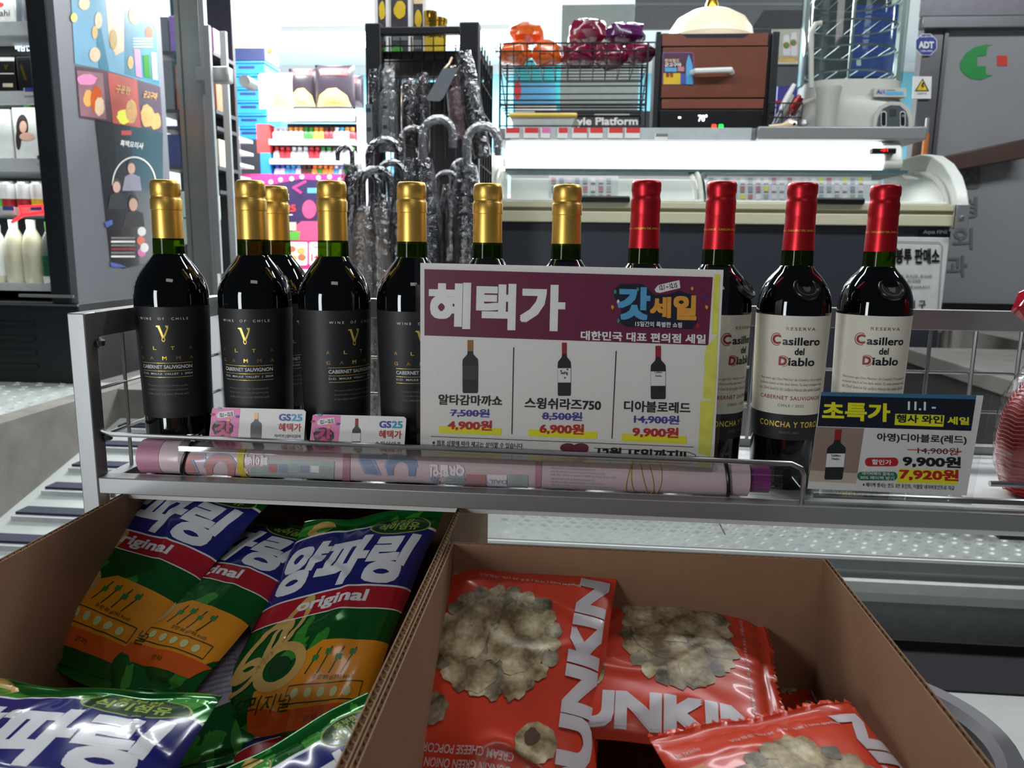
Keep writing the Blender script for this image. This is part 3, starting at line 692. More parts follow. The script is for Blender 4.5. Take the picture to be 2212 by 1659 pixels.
mini(P, Q6, 742, 460, 852, 146, m_mar2, m_paper, 3.4)
T6('Casillero', 705, 655, 780, 672, m_black, .02, 2, 4); T6('Diablo', 710, 682, 770, 698, m_black, .02, 2, 4)
T6('아영)디아블로(레드)', 1062, 498, 1760, 572, m_black, .02, 1.8); T6('14,900원', 1378, 600, 1695, 658, m_black, 0.0, 1.8)
P.line([Q6(1300, 618), Q6(1720, 632), Q6(1640, 662)], 6 * K6, m_red, 3)
c_, d_ = Q6(968, 680), Q6(1228, 748); P.rrect(c_[0], c_[1], d_[0], d_[1], 9, m_red, 1); T6('할인가', 1022, 694, 1175, 736, m_white, .02, 1.8)
T6('9,900원', 1262, 668, 1715, 760, m_black, .035, 1.8)
m_grn = mat('green_print', (40, 112, 84), .45); c_, d_ = Q6(908, 790), Q6(1220, 858); P.rrect(c_[0], c_[1], d_[0], d_[1], 9, m_grn, 1)
T6('네이버페이 결제시', 945, 792, 1190, 818, m_paper, .01, 1.8); T6('20% 페이백 받기', 930, 824, 1195, 850, m_paper, .01, 1.8)
PQ(P, [(1232, 768), (1700, 778), (1685, 890), (1215, 872)], m_yel, 1, Q6); T6('7,920원', 1235, 768, 1698, 862, m_red, .035, 1.8)
T6('※ 페이백 행사는 한도 3만 포인트, 익월말 네이버포인트로 지급', 950, 886, 1665, 922, m_black, .01, 2.2)
P.emit(S2).build('printed_matter', pap, ang=0)
sheet(S2, [Q6(*p) for p in ((620, 160), (1965, 190), (1800, 1035), (510, 960))], .0016, clear('clear_acrylic_sheet', .03, rough=.05), 'holder_front', s2, 9)
a0, a1 = S2(*Q6(510, 960), 3), S2(*Q6(1800, 1035), 3)
MB().prism([a0, a1, a1 + Vector((0, .05, .002)), a0 + Vector((0, .05, .002))], (0, 0, -.0016), m_acr).build('holder_foot', s2, fix=True)
# ================================================================== cardboard boxes and the snack bags in them
def carton(name, label, x0, x1, y0, y1, z0, z1, th):
    t = thing(name, label, 'box', ((x0 + x1) / 2, (y0 + y1) / 2, z0), 'open cardboard boxes')
    lt = .0007
    MB().bx(x0, x1, y0, y1, z0, z0 + th, m_card).build('bottom_panel', t)
    for nm, a, b, hor in (('side_panel', (x0, y0), (x0, y1), 0), ('side_panel', (x1 - th, y0), (x1 - th, y1), 0), ('end_panel', (x0, y1 - th), (x1, y1 - th), 1), ('end_panel', (x0, y0), (x1, y0), 1)):
        g = MB()
        if hor == 0:
            g.bx(a[0], a[0] + lt, y0, y1, z0 + th, z1, m_card).bx(a[0] + th - lt, a[0] + th, y0, y1, z0 + th, z1, m_card)
        else:
            g.bx(x0 + th, x1 - th, a[1], a[1] + lt, z0 + th, z1, m_card).bx(x0 + th, x1 - th, a[1] + th - lt, a[1] + th, z0 + th, z1, m_card)
        p = g.build(nm, t)
        L_ = (y1 - y0) if hor == 0 else (x1 - x0 - 2 * th); n = int(L_ / .0011); V = []; Fs = []
        for i in range(n + 1):
            s_ = i * L_ / n; w = th / 2 + (th / 2 - lt) * math.sin(s_ / .0075 * 6.283)
            x, yy = (a[0] + w, y0 + s_) if hor == 0 else (x0 + th + s_, a[1] + w)
            V += [(x, yy, z1 - .0004), (x, yy, z1 - .0125)]
        for i in range(n): Fs.append((2 * i, 2 * i + 2, 2 * i + 3, 2 * i + 1))
        f = MB().add(V, Fs, m_cardd).build('fluting', p); f['kind'] = 'stuff'
    return t
ZB = .535
BK = .25 / .30
def zb(z): return EYE - (EYE - z) * BK
ZB = .62
carton('cardboard_box', 'open brown cardboard box holding the green snack bags', -.4575, -.1066, .25, .93, ZB, .7985, .0055)
carton('cardboard_box', 'open brown cardboard box holding the orange-red popcorn bags', -.105, .2135, .25, .627, ZB, .7985, .004)
tt = thing('low_table', 'plain grey low table carrying the two cardboard boxes', 'table', (-.15, .45, 0))
m_tab = mat('grey_laminate', (120, 120, 120), .6)
MB().bx(-.465, .25, .22, .66, ZB - .03, ZB, m_tab).build('table_top', tt)
for x in (-.455, .22):
    for yy in (.24, .62): MB().bx(x, x + .03, yy, yy + .03, 0, ZB - .03, m_tab).build('leg', tt)
# ---- bags
def bag(name, label, cat, group, TL, TR, BL, L_, thick, base, design, seed, serr=False, skew=False, wr=1.0):
    """pillow bag laid out from three corner points; L_ = length of the bag"""
    a, b, c = Vector(TL), Vector(TR), Vector(BL)
    ex = (b - a); Wd = ex.length; ex.normalize(); ey = (a - c); ey = ey.normalized() if skew else (ey - ex * ey.dot(ex)).normalized(); ez = ex.cross(ey).normalized()
    ctr = (a + b) / 2 - ey * (L_ / 2) - ez * (thick * .2)
    M = Matrix((ex, ey, ez)).transposed().to_4x4(); M.translation = ctr
    NU, NV = 64, 88
    def h(u, v):
        fu, fv = abs(2 * u / Wd), abs(2 * v / L_); k = max(0, 1 - (fv / .91) ** 3) ** .62 * max(0, 1 - fu ** 2.6) ** .6
        s_ = seed * 7.3
        w = noise.noise(Vector((u * 16 + s_, v * 13, s_))) * .22 + noise.noise(Vector((u * 38 + s_, v * 30, s_ + 5))) * .09
        # creases fanning from the seals
        e = math.exp(-max(0, .91 - fv) * 9) if fv < .91 else 0
        w += e * .16 * math.sin(u * 150 + 6 * noise.noise(Vector((u * 14, seed, 0)))) + e * .1 * math.sin(u * 320 + seed)
        cr = 1 - abs(noise.noise(Vector((u * 11 + v * 7 + s_, v * 12 - u * 5, s_ * 2)))) * 9
        if cr > 0: w += .10 * cr
        z = thick * k * (1 + w * wr) + thick * .05 * noise.noise(Vector((u * 25, v * 25, s_ + 2))) * (1 - k) * 3
        if fv > .91: z += .0009 * math.sin((v) * 6.283 / .0042)
        return z
    def base_pt(u, v):
        fv = abs(2 * v / L_); uu = u * (1 - .055 * max(0, 1 - fv ** 2))
        vv = v
        if serr and fv > .985: vv += .0016 * (1 if int((u + 1) / .0032) % 2 else -1) * (1 if v > 0 else -1)
        if fv > .9: vv += .004 * noise.noise(Vector((u * 22, seed * 3, v * 3)))
        return Vector((uu, vv, h(u, v)))
    G = [[base_pt(-Wd / 2 + Wd * i / NU, -L_ / 2 + L_ * j / NV) for i in range(NU + 1)] for j in range(NV + 1)]
    t = thing(name, label, cat, ctr - Vector((0, 0, thick)), group)
    mb = MB(); V = [M @ p for r in G for p in r]; Fs = []
    for j in range(NV):
        for i in range(NU): q = j * (NU + 1) + i; Fs.append((q, q + 1, q + NU + 2, q + NU + 1))
    mb.add(V, Fs, base)
    V2 = []; nu, nv = 28, 38
    for j in range(nv + 1):
        for i in range(nu + 1):
            p = G[round(j * NV / nv)][round(i * NU / nu)]; edge = i in (0, nu) or j in (0, nv)
            V2.append(M @ Vector((p.x, p.y, p.z - .0002 if edge else -p.z * .55 - .0004)))
    F2 = [(j * (nu + 1) + i, (j + 1) * (nu + 1) + i, (j + 1) * (nu + 1) + i + 1, j * (nu + 1) + i + 1) for j in range(nv) for i in range(nu)]
    mb.add(V2, F2, base)
    film = mb.build('film', t, ang=70)
    def S(u, v, lay):
        fi = min(max((u + .5) * NU, 0), NU - .0001); fj = min(max((v + .5) * NV, 0), NV - .0001); i, j = int(fi), int(fj); s_, r = fi - i, fj - j
        p00, p10, p01, p11 = G[j][i], G[j][i + 1], G[j + 1][i], G[j + 1][i + 1]
        p = p00 * ((1 - s_) * (1 - r)) + p10 * (s_ * (1 - r)) + p01 * ((1 - s_) * r) + p11 * (s_ * r)
        n_ = (p10 + p11 - p00 - p01).cross(p01 + p11 - p00 - p10).normalized()
        return M @ (p + n_ * (.00022 + lay * .00016))
    P = Print(); design(P)
    P.emit(S, step=(1 / NU, 1 / NV), clip=(-.499, -.499, .499, .499)).build('printed_matter', film, ang=70)
    return t
m_bgreen = mat('green_foil', (18, 98, 34), .16, .35, var=.12, vs_=18, coat=.5)
m_lgreen = mat('light_green_print', (62, 150, 50), .18, .2, var=.15, vs_=30, coat=.4)
m_bnavy = mat('navy_gloss_print', (30, 34, 110), .2, var=.06, coat=.4)
m_bred = mat('crimson_gloss_print', (170, 28, 40), .2, var=.06, coat=.4)
m_bwh = mat('white_gloss_print', (226, 228, 232), .22, var=.03, coat=.4)
m_bor = mat('orange_gloss_print', (234, 150, 30), .22, var=.12, vs_=14, coat=.4)
m_bor2 = mat('deep_orange_gloss_print', (214, 92, 26), .22, var=.1, coat=.4)
m_ring = mat('onion_ring_print', (206, 168, 96), .25, var=.14, vs_=60, coat=.4)
m_bge = mat('badge_green', (22, 60, 26), .25, coat=.4); m_lime = mat('lime_letter', (150, 170, 70), .3)
m_panel = mat('ingredient_panel', (176, 170, 190), .3, var=.05)
def d_front(P):
    for i in range(14): P.oval(random.uniform(-.45, .45), random.choice((random.uniform(.38, .46), random.uniform(-.45, -.05))), .07, .035, m_lgreen, 0, 14, .25, random.uniform(0, 90))
    P.oval(-.33, .44, .09, .05, m_ring, 1); P.oval(-.30, .43, .05, .026, m_lgreen, 2)
    arc = [(-.5 + i / 12, .375 - .02 * math.cos((i / 12 - .5) * 3.1) * -1) for i in range(13)]
    P.poly([(x, y + .012) for x, y in arc] + [(.5, .095), (-.5, .055)], m_bwh, 1)
    P.poly(arc + [(.5, .11), (-.5, .075)], m_bnavy, 2)
    P.text('양파링', .0, .225, .88, .235, m_bwh, .045, rot=0, lay=3, shear=.12)
    P.poly([(-.5, .07), (.5, .105), (.5, .01), (-.5, -.02)], m_bred, 2); P.line([(-.5, .07), (.5, .105)], .006, m_bwh, 3); P.line([(-.5, -.02), (.5, .01)], .005, m_bwh, 3)
    P.text('original', .05, .043, .46, .062, m_bwh, .03, rot=1.5, lay=3)
    P.oval(.26, .395, .2, .055, m_lime, 2); P.oval(.26, .395, .19, .05, m_bge, 3); P.text('풍부한', .26, .42, .16, .028, m_lime, .02, lay=4); P.text('식이섬유', .26, .385, .27, .045, m_lime, .03, lay=4)
    for x, y, a, b, r in ((-.28, -.12, .17, .085, 35), (-.16, -.05, .15, .07, 60), (-.1, -.2, .16, .09, 0), (-.34, -.22, .12, .065, 20)): P.ring(x, y, a, b, .38, m_ring, 3, rot=r)
    P.oval(-.1, -.2, .07, .035, m_bge, 2)
    P.poly([(-.2, -.28), (-.14, -.42), (.42, -.40), (.5, -.3), (.5, -.12), (.12, -.12), (.02, -.16), (-.02, -.24)], m_bor, 1)
    P.poly([(-.2, -.33), (-.14, -.43), (.44, -.41), (.5, -.34), (.2, -.35), (0, -.36)], m_bor2, 2)
    P.text('오리지널', -.12, -.33, .36, .062, m_bge, .0, lay=4)
    for i in range(4): P.line([(.13 + .07 * i, -.15), (.09 + .07 * i, -.24)], .007, m_bge, 3); P.rect(.1 + .07 * i, -.195 + .02 * (i % 2), .135 + .07 * i, -.175 + .02 * (i % 2), mat('leaf_green_print', (40, 130, 60), .3), 4)
    P.line([(.02, -.28), (.44, -.27), (.44, -.33), (.02, -.34)], .004, m_bge, 3, True)
    for i in range(5): P.oval(.07 + .075 * i, -.305, .022, .017, mat('pale_onion_print', (206, 216, 150), .3), 4, 12)
    P.text('중량 80 g(395 kcal)', .26, -.255, .24, .02, m_bge, 0, lay=4); P.text('양파', .2, -.385, .08, .02, m_bge, 0, lay=4)
def d_back(P):
    for i in range(16): P.oval(random.uniform(-.45, .45), random.uniform(-.45, .45), .08, .035, m_lgreen, 0, 14, .25, random.uniform(0, 90))
    P.poly([(-.15, .42), (.48, .40), (.48, -.2), (-.15, -.25)], m_panel, 1)
    for i in range(15): P.rect(-.1 + .013 * i, .28, -.1 + .013 * i + random.uniform(.003, .009), .39, m_black, 2)
    for i in range(9): P.text('양파링 원 오리지널 대한민국 식이섬유 풍부한 세일', .2, .08 - .03 * i if i > 3 else .085 - .03 * i, .3, .016, m_black, 0, lay=2)
    P.oval(-.2, .2, .05, .03, m_bred, 2); P.oval(-.19, .0, .05, .03, m_bred, 2)
def bz(p): return aty(p[0], p[1], p[2]) if len(p) == 4 else atz(p[0], p[1], zb(p[2]))
GB = 'green onion ring snack bags'
def gbag(lab, tl, tr, bl, L_, th, design, seed, skew=False): return bag('snack_bag', lab, 'snack bag', GB, bz(tl), bz(tr), bz(bl), L_ * BK, th * BK, m_bgreen, design, seed, False, skew)
gbag('green and navy snack bag leaning in the back left corner of the box', (335, 1003, .747), (600, 1062, .747), (120, 1290, .64), .28, .024, d_front, 1)
gbag('green snack bag lying face down with barcode panel showing, at the left', (225, 1352, .640), (530, 1282, .648), (90, 1540, .60), .20, .016, d_back, 2)
gbag('green snack bag half buried between the back left bag and the brightest bag', (470, 1095, .700), (735, 1140, .705), (262, 1420, .62), .27, .022, d_front, 3)
gbag('brightest green snack bag with full lettering, leaning against the box divider', (655, 1124, .715, 'y'), (962, 1088, .728, 'y'), (478, 1470, .59, 'y'), .285, .030, d_front, 4, True)
gbag('green and navy snack bag filling the bottom left of the picture', (-90, 1455, .665), (475, 1492, .668), (-190, 1800, .62), .25, .030, d_front, 5)
gbag('tilted green and navy snack bag in the near corner beside the divider', (470, 1655, .655), (792, 1484, .672), (600, 1950, .60), .26, .028, d_front, 6)
gbag('dark green snack bag deep in the box under the brightest bag', (500, 1500, .572), (840, 1450, .572), (420, 1660, .56), .22, .018, d_front, 7)
m_bor_red = mat('orange_red_film', (216, 66, 40), .3, var=.06, vs_=12, coat=.25)
m_popc = popcorn_mat('popcorn_photo'); m_popd = popcorn_mat('popcorn_photo_grey', (80, 68, 52), (152, 142, 116), (212, 204, 178))
m_lett = mat('white_film_letter', (214, 208, 212), .35, coat=.2); m_gol = mat('ochre_letter', (200, 130, 50), .4)
def d_pop(P):
    for i in range(26):
        a = random.uniform(0, 6.28); r = random.uniform(.0, 1) ** .5
        P.oval(-.06 + .26 * r * math.cos(a), .135 + .175 * r * math.sin(a), .085, .05, (m_popc, m_popd)[i % 3 == 0], 1 + (i % 3), 16, .16, random.uniform(0, 90))
    for i in range(22): a = 6.283 * i / 22; P.oval(-.06 + .30 * math.cos(a), .135 + .19 * math.sin(a), .045, .03, (m_popc, m_popd)[i % 2], 2, 12, .2)
    P.oval(-.06, .135, .28, .18, m_popc, 1, 40, .05)
    P.oval(-.30, -.13, .08, .052, m_popd, 2, 20, .16); P.oval(.22, -.19, .095, .062, m_popc, 2, 24, .08); P.oval(.2, -.175, .04, .026, mat('popcorn_hull', (92, 66, 44), .5), 3, 14, .15)
    P.text('DUNKIN', .395, .02, .84, .155, m_lett, .05, rot=90, lay=3, sp=.96)
    P.text('POPCORN', -.42, .06, .58, .085, m_gol, .04, rot=90, lay=2)
    P.text('CREAM CHEESE POPCORN', -.10, -.245, .46, .026, m_lett, .01, rot=180, lay=2); P.text('DUNKIN GREEN ONION', -.08, -.285, .40, .026, m_lett, .01, rot=180, lay=2)
    P.text('대파크림치즈', -.02, -.40, .66, .085, m_lett, .04, rot=180, lay=2); P.text('팝콘', -.34, -.345, .2, .05, m_lett, .04, rot=180, lay=2)
    P.text('80g(440 kcal) | 과자 | 수수 38.33%, 크림치즈', .05, .395, .55, .016, m_lett, 0, rot=180, lay=2); P.text('이미지 예', -.4, .40, .1, .016, m_lett, 0, rot=180, lay=2)
PG = 'orange red popcorn bags'
def pbag(lab, tl, tr, bl, L_, th, seed): return bag('popcorn_bag', lab, 'popcorn bag', PG, bz(tl), bz(tr), bz(bl), L_ * BK, th * BK, m_bor_red, d_pop, seed, True)
pbag('large orange-red popcorn bag standing upright against the divider and back of the box', (944, 1192, .728), (1335, 1228, .728), (862, 1660, .605), .275, .026, 11)
pbag('orange-red popcorn bag turned sideways in the middle of the box', (1642, 1268, .692), (1712, 1640, .640), (1262, 1400, .660), .25, .022, 12)
pbag('bright orange popcorn bag nearest the camera at the bottom edge', (1400, 1578, .700), (1838, 1498, .698), (1370, 2050, .66), .25, .026, 13)
pbag('shaded red popcorn bag lying under the others by the right wall of the box', (1590, 1385, .600), (1722, 1385, .605), (1580, 1660, .585), .2, .015, 14)
pbag('dark red popcorn bag in the near right corner, mostly covered', (1680, 1585, .64), (1856, 1570, .645), (1690, 1800, .61), .2, .018, 15)
# ================================================================== net bag at the right edge
fx = aty(2256, 900, .815).x
nb = thing('fruit_bag', 'red net fruit bag in clear wrap at the right edge of the rack', 'fruit bag', (fx, .815, SH))
m_fr = mat('red_fruit', (176, 40, 36), .3, var=.25, vs_=60); m_net = mat('red_net', (150, 20, 40), .5); m_film = clear('clear_wrap', .05, bump=.5); m_rwrap = mat('red_cellophane', (170, 14, 34), .1, var=.2, vs_=30, alpha=.85, coat=.5)
prof = smooth_prof([(.004, .0), (.026, .004), (.036, .03), (.038, .06), (.034, .09), (.022, .115), (.01, .13)], 4)
MB().lathe(prof, m_fr, 32, (fx, .815, SH)).build('fruit', nb)
for i in range(30):
    z = .006 + i * .0042; r = rad_at(prof, z) + .001
    MB().tube([(fx + r * math.cos(6.283 * j / 32), .815 + r * math.sin(6.283 * j / 32), SH + z + .0012 * math.sin(j * 2)) for j in range(32)], .0007, m_net, 4, closed=True).build('net_cord', nb)
MB().lathe([(.03, .01), (.040, .03), (.043, .065), (.040, .10), (.024, .135), (.009, .16), (.008, .17)], m_film, 24, (fx, .815, SH), caps=False).build('wrap', nb)
g = MB(); V = []; Fs = []; n = 26
pr = [(.008, .165), (.024, .180), (.034, .196), (.030, .215), (.018, .226), (.002, .228)]
for r, z in pr:
    for j in range(n): a = 6.283 * j / n; rr = r * (1 + .22 * math.sin(a * 5 + z * 90) + .1 * math.sin(a * 9)); V.append((fx + rr * math.cos(a), .815 + rr * math.sin(a), SH + z + .006 * math.sin(a * 4)))
for i in range(len(pr) - 1):
    for j in range(n): Fs.append((i * n + j, i * n + (j + 1) % n, (i + 1) * n + (j + 1) % n, (i + 1) * n + j))
g.add(V, Fs, m_rwrap).build('gathered_top', nb)
# ================================================================== ashtray bin
pr_ = atz(2186, 1590, .5); pf = atz(2000, 1437, .5); r = max(.1, min(.2, pf.y - pr_.y)); cx, cy = pr_.x - r, pf.y - r
ab = thing('ashtray_bin', 'round grey ashtray bin with butts on the floor beside the box', 'ashtray', (cx, cy, 0))
m_gp = mat('grey_bin_plastic', (92, 92, 96), .5, var=.05); m_ash = mat('ash', (40, 36, 36), .95, var=.35, vs_=90, bump=.6, bs=150)
MB().lathe([(r * .8, 0), (r * .86, .02), (r * .95, .40), (r * .97, .45)], m_gp, 48, (cx, cy, 0)).build('body', ab)
MB().lathe([(r * .8, .46), (r * .8, .488), (r * .86, .498), (r * .97, .5), (r, .492), (r, .47), (r * .96, .465)], m_gp, 48, (cx, cy, 0), caps=False).build('rim', ab)
MB().lathe([(r * .82, .458), (r * .5, .466), (.001, .470)], m_ash, 32, (cx, cy, 0), caps=False).build('ash_bed', ab)
m_butt = mat('cigarette_butt', (196, 150, 120), .7, var=.3, vs_=80)
for i in range(26):
    a, q = random.uniform(0, 6.28), r * .75 * random.random() ** .5; p = Vector((cx + q * math.cos(a), cy + q * math.sin(a), .472)); d = Vector((math.cos(i * 2.3), math.sin(i * 2.3), .15)) * .011
    MB().tube([p - d, p + d], .0038, m_butt, 8).build('cigarette_butt', ab)
# ================================================================== left: display fridge with posters on its side
XS = -2.08; YFR = 3.1
m_fpan = mat('fridge_grey_panel', (104, 106, 112), .5, .2, var=.03); m_fdk = mat('fridge_black_frame', (26, 28, 32), .4, var=.05); m_fin = mat('fridge_inside', (70, 76, 84), .5)
m_shw = mat('fridge_shelf_white', (222, 226, 226), .45)
fr = thing('display_fridge', 'black open-front display fridge with lit shelves at the left edge', 'fridge', (-2.9, 3.45, ZT))
MB().bx(XS - .04, XS, YFR, 3.86, ZT + .02, 2.6, m_fpan).build('side_panel', fr, bev=.004)
MB().bx(-4.2, XS - .04, 3.82, 3.86, ZT, 2.6, m_fin).build('back_panel', fr)
MB().bx(XS - .115, XS - .03, YFR - .05, YFR + .02, .80, 2.6, m_fdk).build('door_post', fr, bev=.004)
MB().bx(XS - .030, XS + .001, YFR - .045, YFR + .02, .80, 2.6, m_fpan).build('post_trim', fr)
MB().bx(-4.2, XS + .001, YFR - .05, 3.86, ZT, .80, m_fdk).build('base_cabinet', fr, bev=.006)
for z in (.52, .58, .64, .70): MB().bx(-4.0, XS - .2, YFR - .056, YFR - .049, z, z + .018, m_fdk).build('vent_slat', fr)
MB().bx(-4.2, XS + .002, YFR - .056, YFR - .048, .787, .794, m_alud).build('trim_strip', fr)
MB().bx(XS - .25, XS - .01, YFR - .062, YFR - .05, .822, .834, m_alu).build('hinge_bar', fr)
SHZ = {}
for nm, py in (('a', 50), ('b', 200), ('c', 345), ('d', 450), ('e', 613)):
    z = aty(70, py, YFR + .04).z; SHZ[nm] = z
    d = MB().bx(-4.2, XS - .05, YFR + .04, 3.8, z - .022, z, m_shw).build('shelf', fr)
    MB().bx(-4.2, XS - .05, YFR + .028, YFR + .04, z - (.048 if nm in 'abc' else .03), z + .004, m_shw).build('shelf_edge', d)
for z_ in (2.1, SHZ['a'] - .03, SHZ['b'] - .03, SHZ['c'] - .03, SHZ['d'] - .04): area('fridge_shelf_light', (-2.7, YFR + .07, z_), (-2.7, YFR + .16, 0), 1.0, .03, 1.6, (.95, 1, 1))
# glowing tubes and letters standing in for reflections of red neon and a screen
m_redref = mat('red_neon_reflection', (255, 40, 50), .4, emit=2.2, var=0)
z = SHZ['d']; xx = aty(30, 455, YFR).x
MB().tube([(xx - .03, YFR + .02, z - .06), (xx + .02, YFR + .02, z - .03), (XS - .12, YFR + .02, z - .01)], .007, m_redref, 6).build('neon_reflection', fr)
MB().tube([(xx + .02, YFR + .02, z - .03), (xx + .01, YFR + .02, z + .005), (xx + .14, YFR + .02, z + .012)], .005, m_redref, 6).build('neon_reflection', fr)
m_refw = mat('white_reflection', (225, 240, 255), .4, emit=1.6, var=0); m_refg = mat('green_reflection', (150, 255, 150), .4, emit=1.4, var=0)
Pp = Print().text('예감신선', 55, 100, 46, 22, m_refw, .03, flip=-1, lay=1).text('GS', 108, 104, 34, 24, m_refg, .04, flip=-1, lay=1)
x0, x1, z0, z1 = ext(22, 82, 122, 120, YFR + .3)
MB().bx(x0 - .3, x1, YFR + .3, YFR + .33, z0, z1, m_fdk).build('reflection_board', fr); Pp.emit(on_y(YFR + .299)).build('reflected_letters', fr, ang=0)  # board and glowing letters imitate the reflection of a screen
def tagp(px, py, m, parent, Y=YFR + .024, w=22, h=12, m2=None):
    x0, x1, z0, z1 = ext(px, py, px + w, py + h, Y); t = MB().bx(x0, x1, Y - .002, Y + .002, z0, z1, m_paper).build('price_label', parent)
    MB().bx(x0 + .005, x1, Y - .003, Y - .002, (z0 + z1) / 2, z1, m).build('price_band', t); return t
m_bluet = mat('blue_tag', (70, 90, 170), .5); m_redt = mat('red_tag', (214, 60, 60), .5)
for px, py, m in ((52, 190, m_bluet), (80, 336, m_bluet), (5, 446, m_bluet), (65, 446, m_bluet), (124, 446, m_redt)): tagp(px, py, m, fr, w=26, h=16)
YP = YFR + .12
def box_thing(name, label, cat, x0, y0, x1, y1, Y, dep, m, group=None, bev=.003, prt=None, part='carton', k=.0006):
    a, b, c, d = ext(x0, y0, x1, y1, Y); c = ZT if y1 == 830 else c; t = thing(name, label, cat, ((a + b) / 2, Y + dep / 2, c), group)
    body = MB().bx(a, b, Y, Y + dep, c, d, m).build(part, t, bev=bev)
    if prt: P = Print(); prt(P); P.emit(on_y(Y, k)).build('printed_matter', body, ang=0)
    return t
def on_shelf(nm): return lambda px: None
def sit(px, z, Y): # pixel row at which height z shows in plane Y
    lo, hi = -400, 2000
    for _ in range(40):
        m_ = (lo + hi) / 2
        if aty(px, m_, Y).z > z: lo = m_
        else: hi = m_
    return lo
m_skin = mat('portrait_skin', (214, 170, 150), .5); m_hair = mat('portrait_hair', (38, 30, 30), .5); m_leafg = mat('leaf_green', (80, 160, 60), .5); m_cart = mat('white_carton', (206, 208, 204), .5)
def soju(P):
    P.oval(48, 275, 13, 28, m_hair, 1); P.oval(40, 300, 6, 24, m_hair, 1); P.oval(50, 274, 8, 13, m_skin, 2); P.oval(58, 295, 16, 9, m_skin, 2)
    P.text('처음', 102, 256, 24, 14, m_black, .03, flip=-1); P.text('처럼', 103, 272, 26, 14, m_black, .03, flip=-1); P.rect(88, 281, 118, 286, m_leafg)
    P.text('x 6', 96, 312, 20, 14, m_black, 0, flip=-1)
t = box_thing('drink_carton', 'white drink carton with a portrait and green lettering on the third fridge shelf', 'carton', 30, 232, 126, sit(78, SHZ['c'], YP), YP, .2, m_cart, 'cartons in the fridge', prt=soju)
for px in (44, 76, 108): 
    p = aty(px, 233, YP); MB().lathe([(.018, -.005), (.018, .02), (.014, .024)], m_leafg, 14, (p.x, YP + .05, p.z)).build('bottle_cap', t)
t = box_thing('drink_carton', 'white drink carton cut by the left edge, on the third fridge shelf', 'carton', -60, 236, 25, sit(0, SHZ['c'], YP), YP, .2, m_cart, 'cartons in the fridge')
t = box_thing('drink_carton', 'white carton on the top fridge shelf at the left edge', 'carton', -70, -40, 38, sit(0, SHZ['a'], YP), YP, .2, m_cart, 'cartons in the fridge', prt=lambda P: (P.text('ahi', 10, 28, 22, 14, m_black, 0, flip=-1), P.oval(0, 10, 8, 5, m_redt)))
t = box_thing('beer_box', 'black beer box with a cream cap print on the second fridge shelf', 'carton', -12, 122, 33, sit(10, SHZ['b'], YP), YP, .16, m_blackp, 'beer boxes', prt=lambda P: (P.rect(-8, 124, 31, 132, m_cart), P.poly([(8, 140), (18, 140), (13, 154)], m_gold), P.rect(0, 158, 30, 160, m_cart), P.rect(6, 180, 28, 188, m_photo2)))
t = box_thing('beer_box', 'black beer pack with two gold glasses on the second fridge shelf', 'carton', 38, 122, 86, sit(60, SHZ['b'], YP), YP, .14, m_blackp, 'beer boxes', prt=lambda P: (P.rect(40, 126, 84, 130, m_fdk), P.poly([(42, 140), (48, 140), (58, 172), (54, 175)], m_gold), P.poly([(72, 144), (77, 144), (80, 172), (76, 174)], m_gold)))
t = box_thing('beer_box', 'small black pack beside the beer pack, half in shade', 'carton', 90, 152, 108, sit(100, SHZ['b'], YP), YP, .12, m_blackp, 'beer boxes')
m_silv = mat('silver_can', (190, 196, 204), .25, .7); m_canw = mat('white_can', (220, 222, 220), .35, .2)
def vessel(name, label, cat, px, y_top, zb_, Y, prof, mats, group):
    """lathe thing: prof = [(r, z share, material index)] scaled so its top reaches row y_top"""
    zt = aty(px, y_top, Y).z; x = aty(px, (y_top + sit(px, zb_, Y)) / 2, Y).x; H = zt - zb_
    t = thing(name, label, cat, (x, Y, zb_), group); segs = {}
    for i, (r, s_, mi_, pn) in enumerate(prof):
        if (mi_, pn) not in segs and i: segs[(mi_, pn)] = [(prof[i - 1][0], prof[i - 1][1] * H)]
        segs.setdefault((mi_, pn), []).append((r, s_ * H))
    for (mi_, pn), pf in segs.items(): MB().lathe(pf, mats[mi_], 20, (x, Y, zb_)).build(pn, t)
    return t
for i, (px, w) in enumerate(((52, 17), (80, 17), (106, 12))):
    vessel('water_bottle', ('silver can beside the carton on the top fridge shelf', 'middle silver can on the top fridge shelf', 'silver can nearest the post on the top fridge shelf')[i], 'can', px, -12, SHZ['a'], YP + .02,
           [(.030, 0, 0, 'body'), (.033, .05, 0, 'body'), (.033, .88, 0, 'body'), (.027, .95, 1, 'lid'), (.027, 1, 1, 'lid')], [m_silv, m_alud], 'silver cans')
m_rc = mat('can_red_band', (150, 40, 44), .35, .2); m_yc = mat('can_yellow_band', (196, 170, 50), .35, .2)
for i, (px, m) in enumerate(((2, m_leafg), (21, m_rc), (54, m_rc), (85, m_yc), (120, m_yc), (147, m_canw))):
    vessel('drink_can', 'white drink can with a ' + ('green', 'red', 'red', 'yellow', 'yellow', 'plain')[i] + ' foot, ' + ('leftmost', 'second', 'third', 'fourth', 'fifth', 'last')[i] + ' in the can row', 'can', px, 392, SHZ['d'], YP,
           [(.028, 0, 0, 'foot_band'), (.032, .04, 0, 'foot_band'), (.032, .36, 0, 'foot_band'), (.032, .37, 1, 'body'), (.032, .9, 1, 'body'), (.026, .96, 2, 'lid'), (.026, 1, 2, 'lid')], [m, m_canw, m_alud], 'drink cans in the fridge')
m_mak = mat('cream_bottle', (206, 204, 176), .3, var=.06); m_gpet = mat('green_pet', (36, 96, 62), .2, var=.1); m_gcl = mat('clear_pet', (120, 130, 126), .15, alpha=.55, var=0)
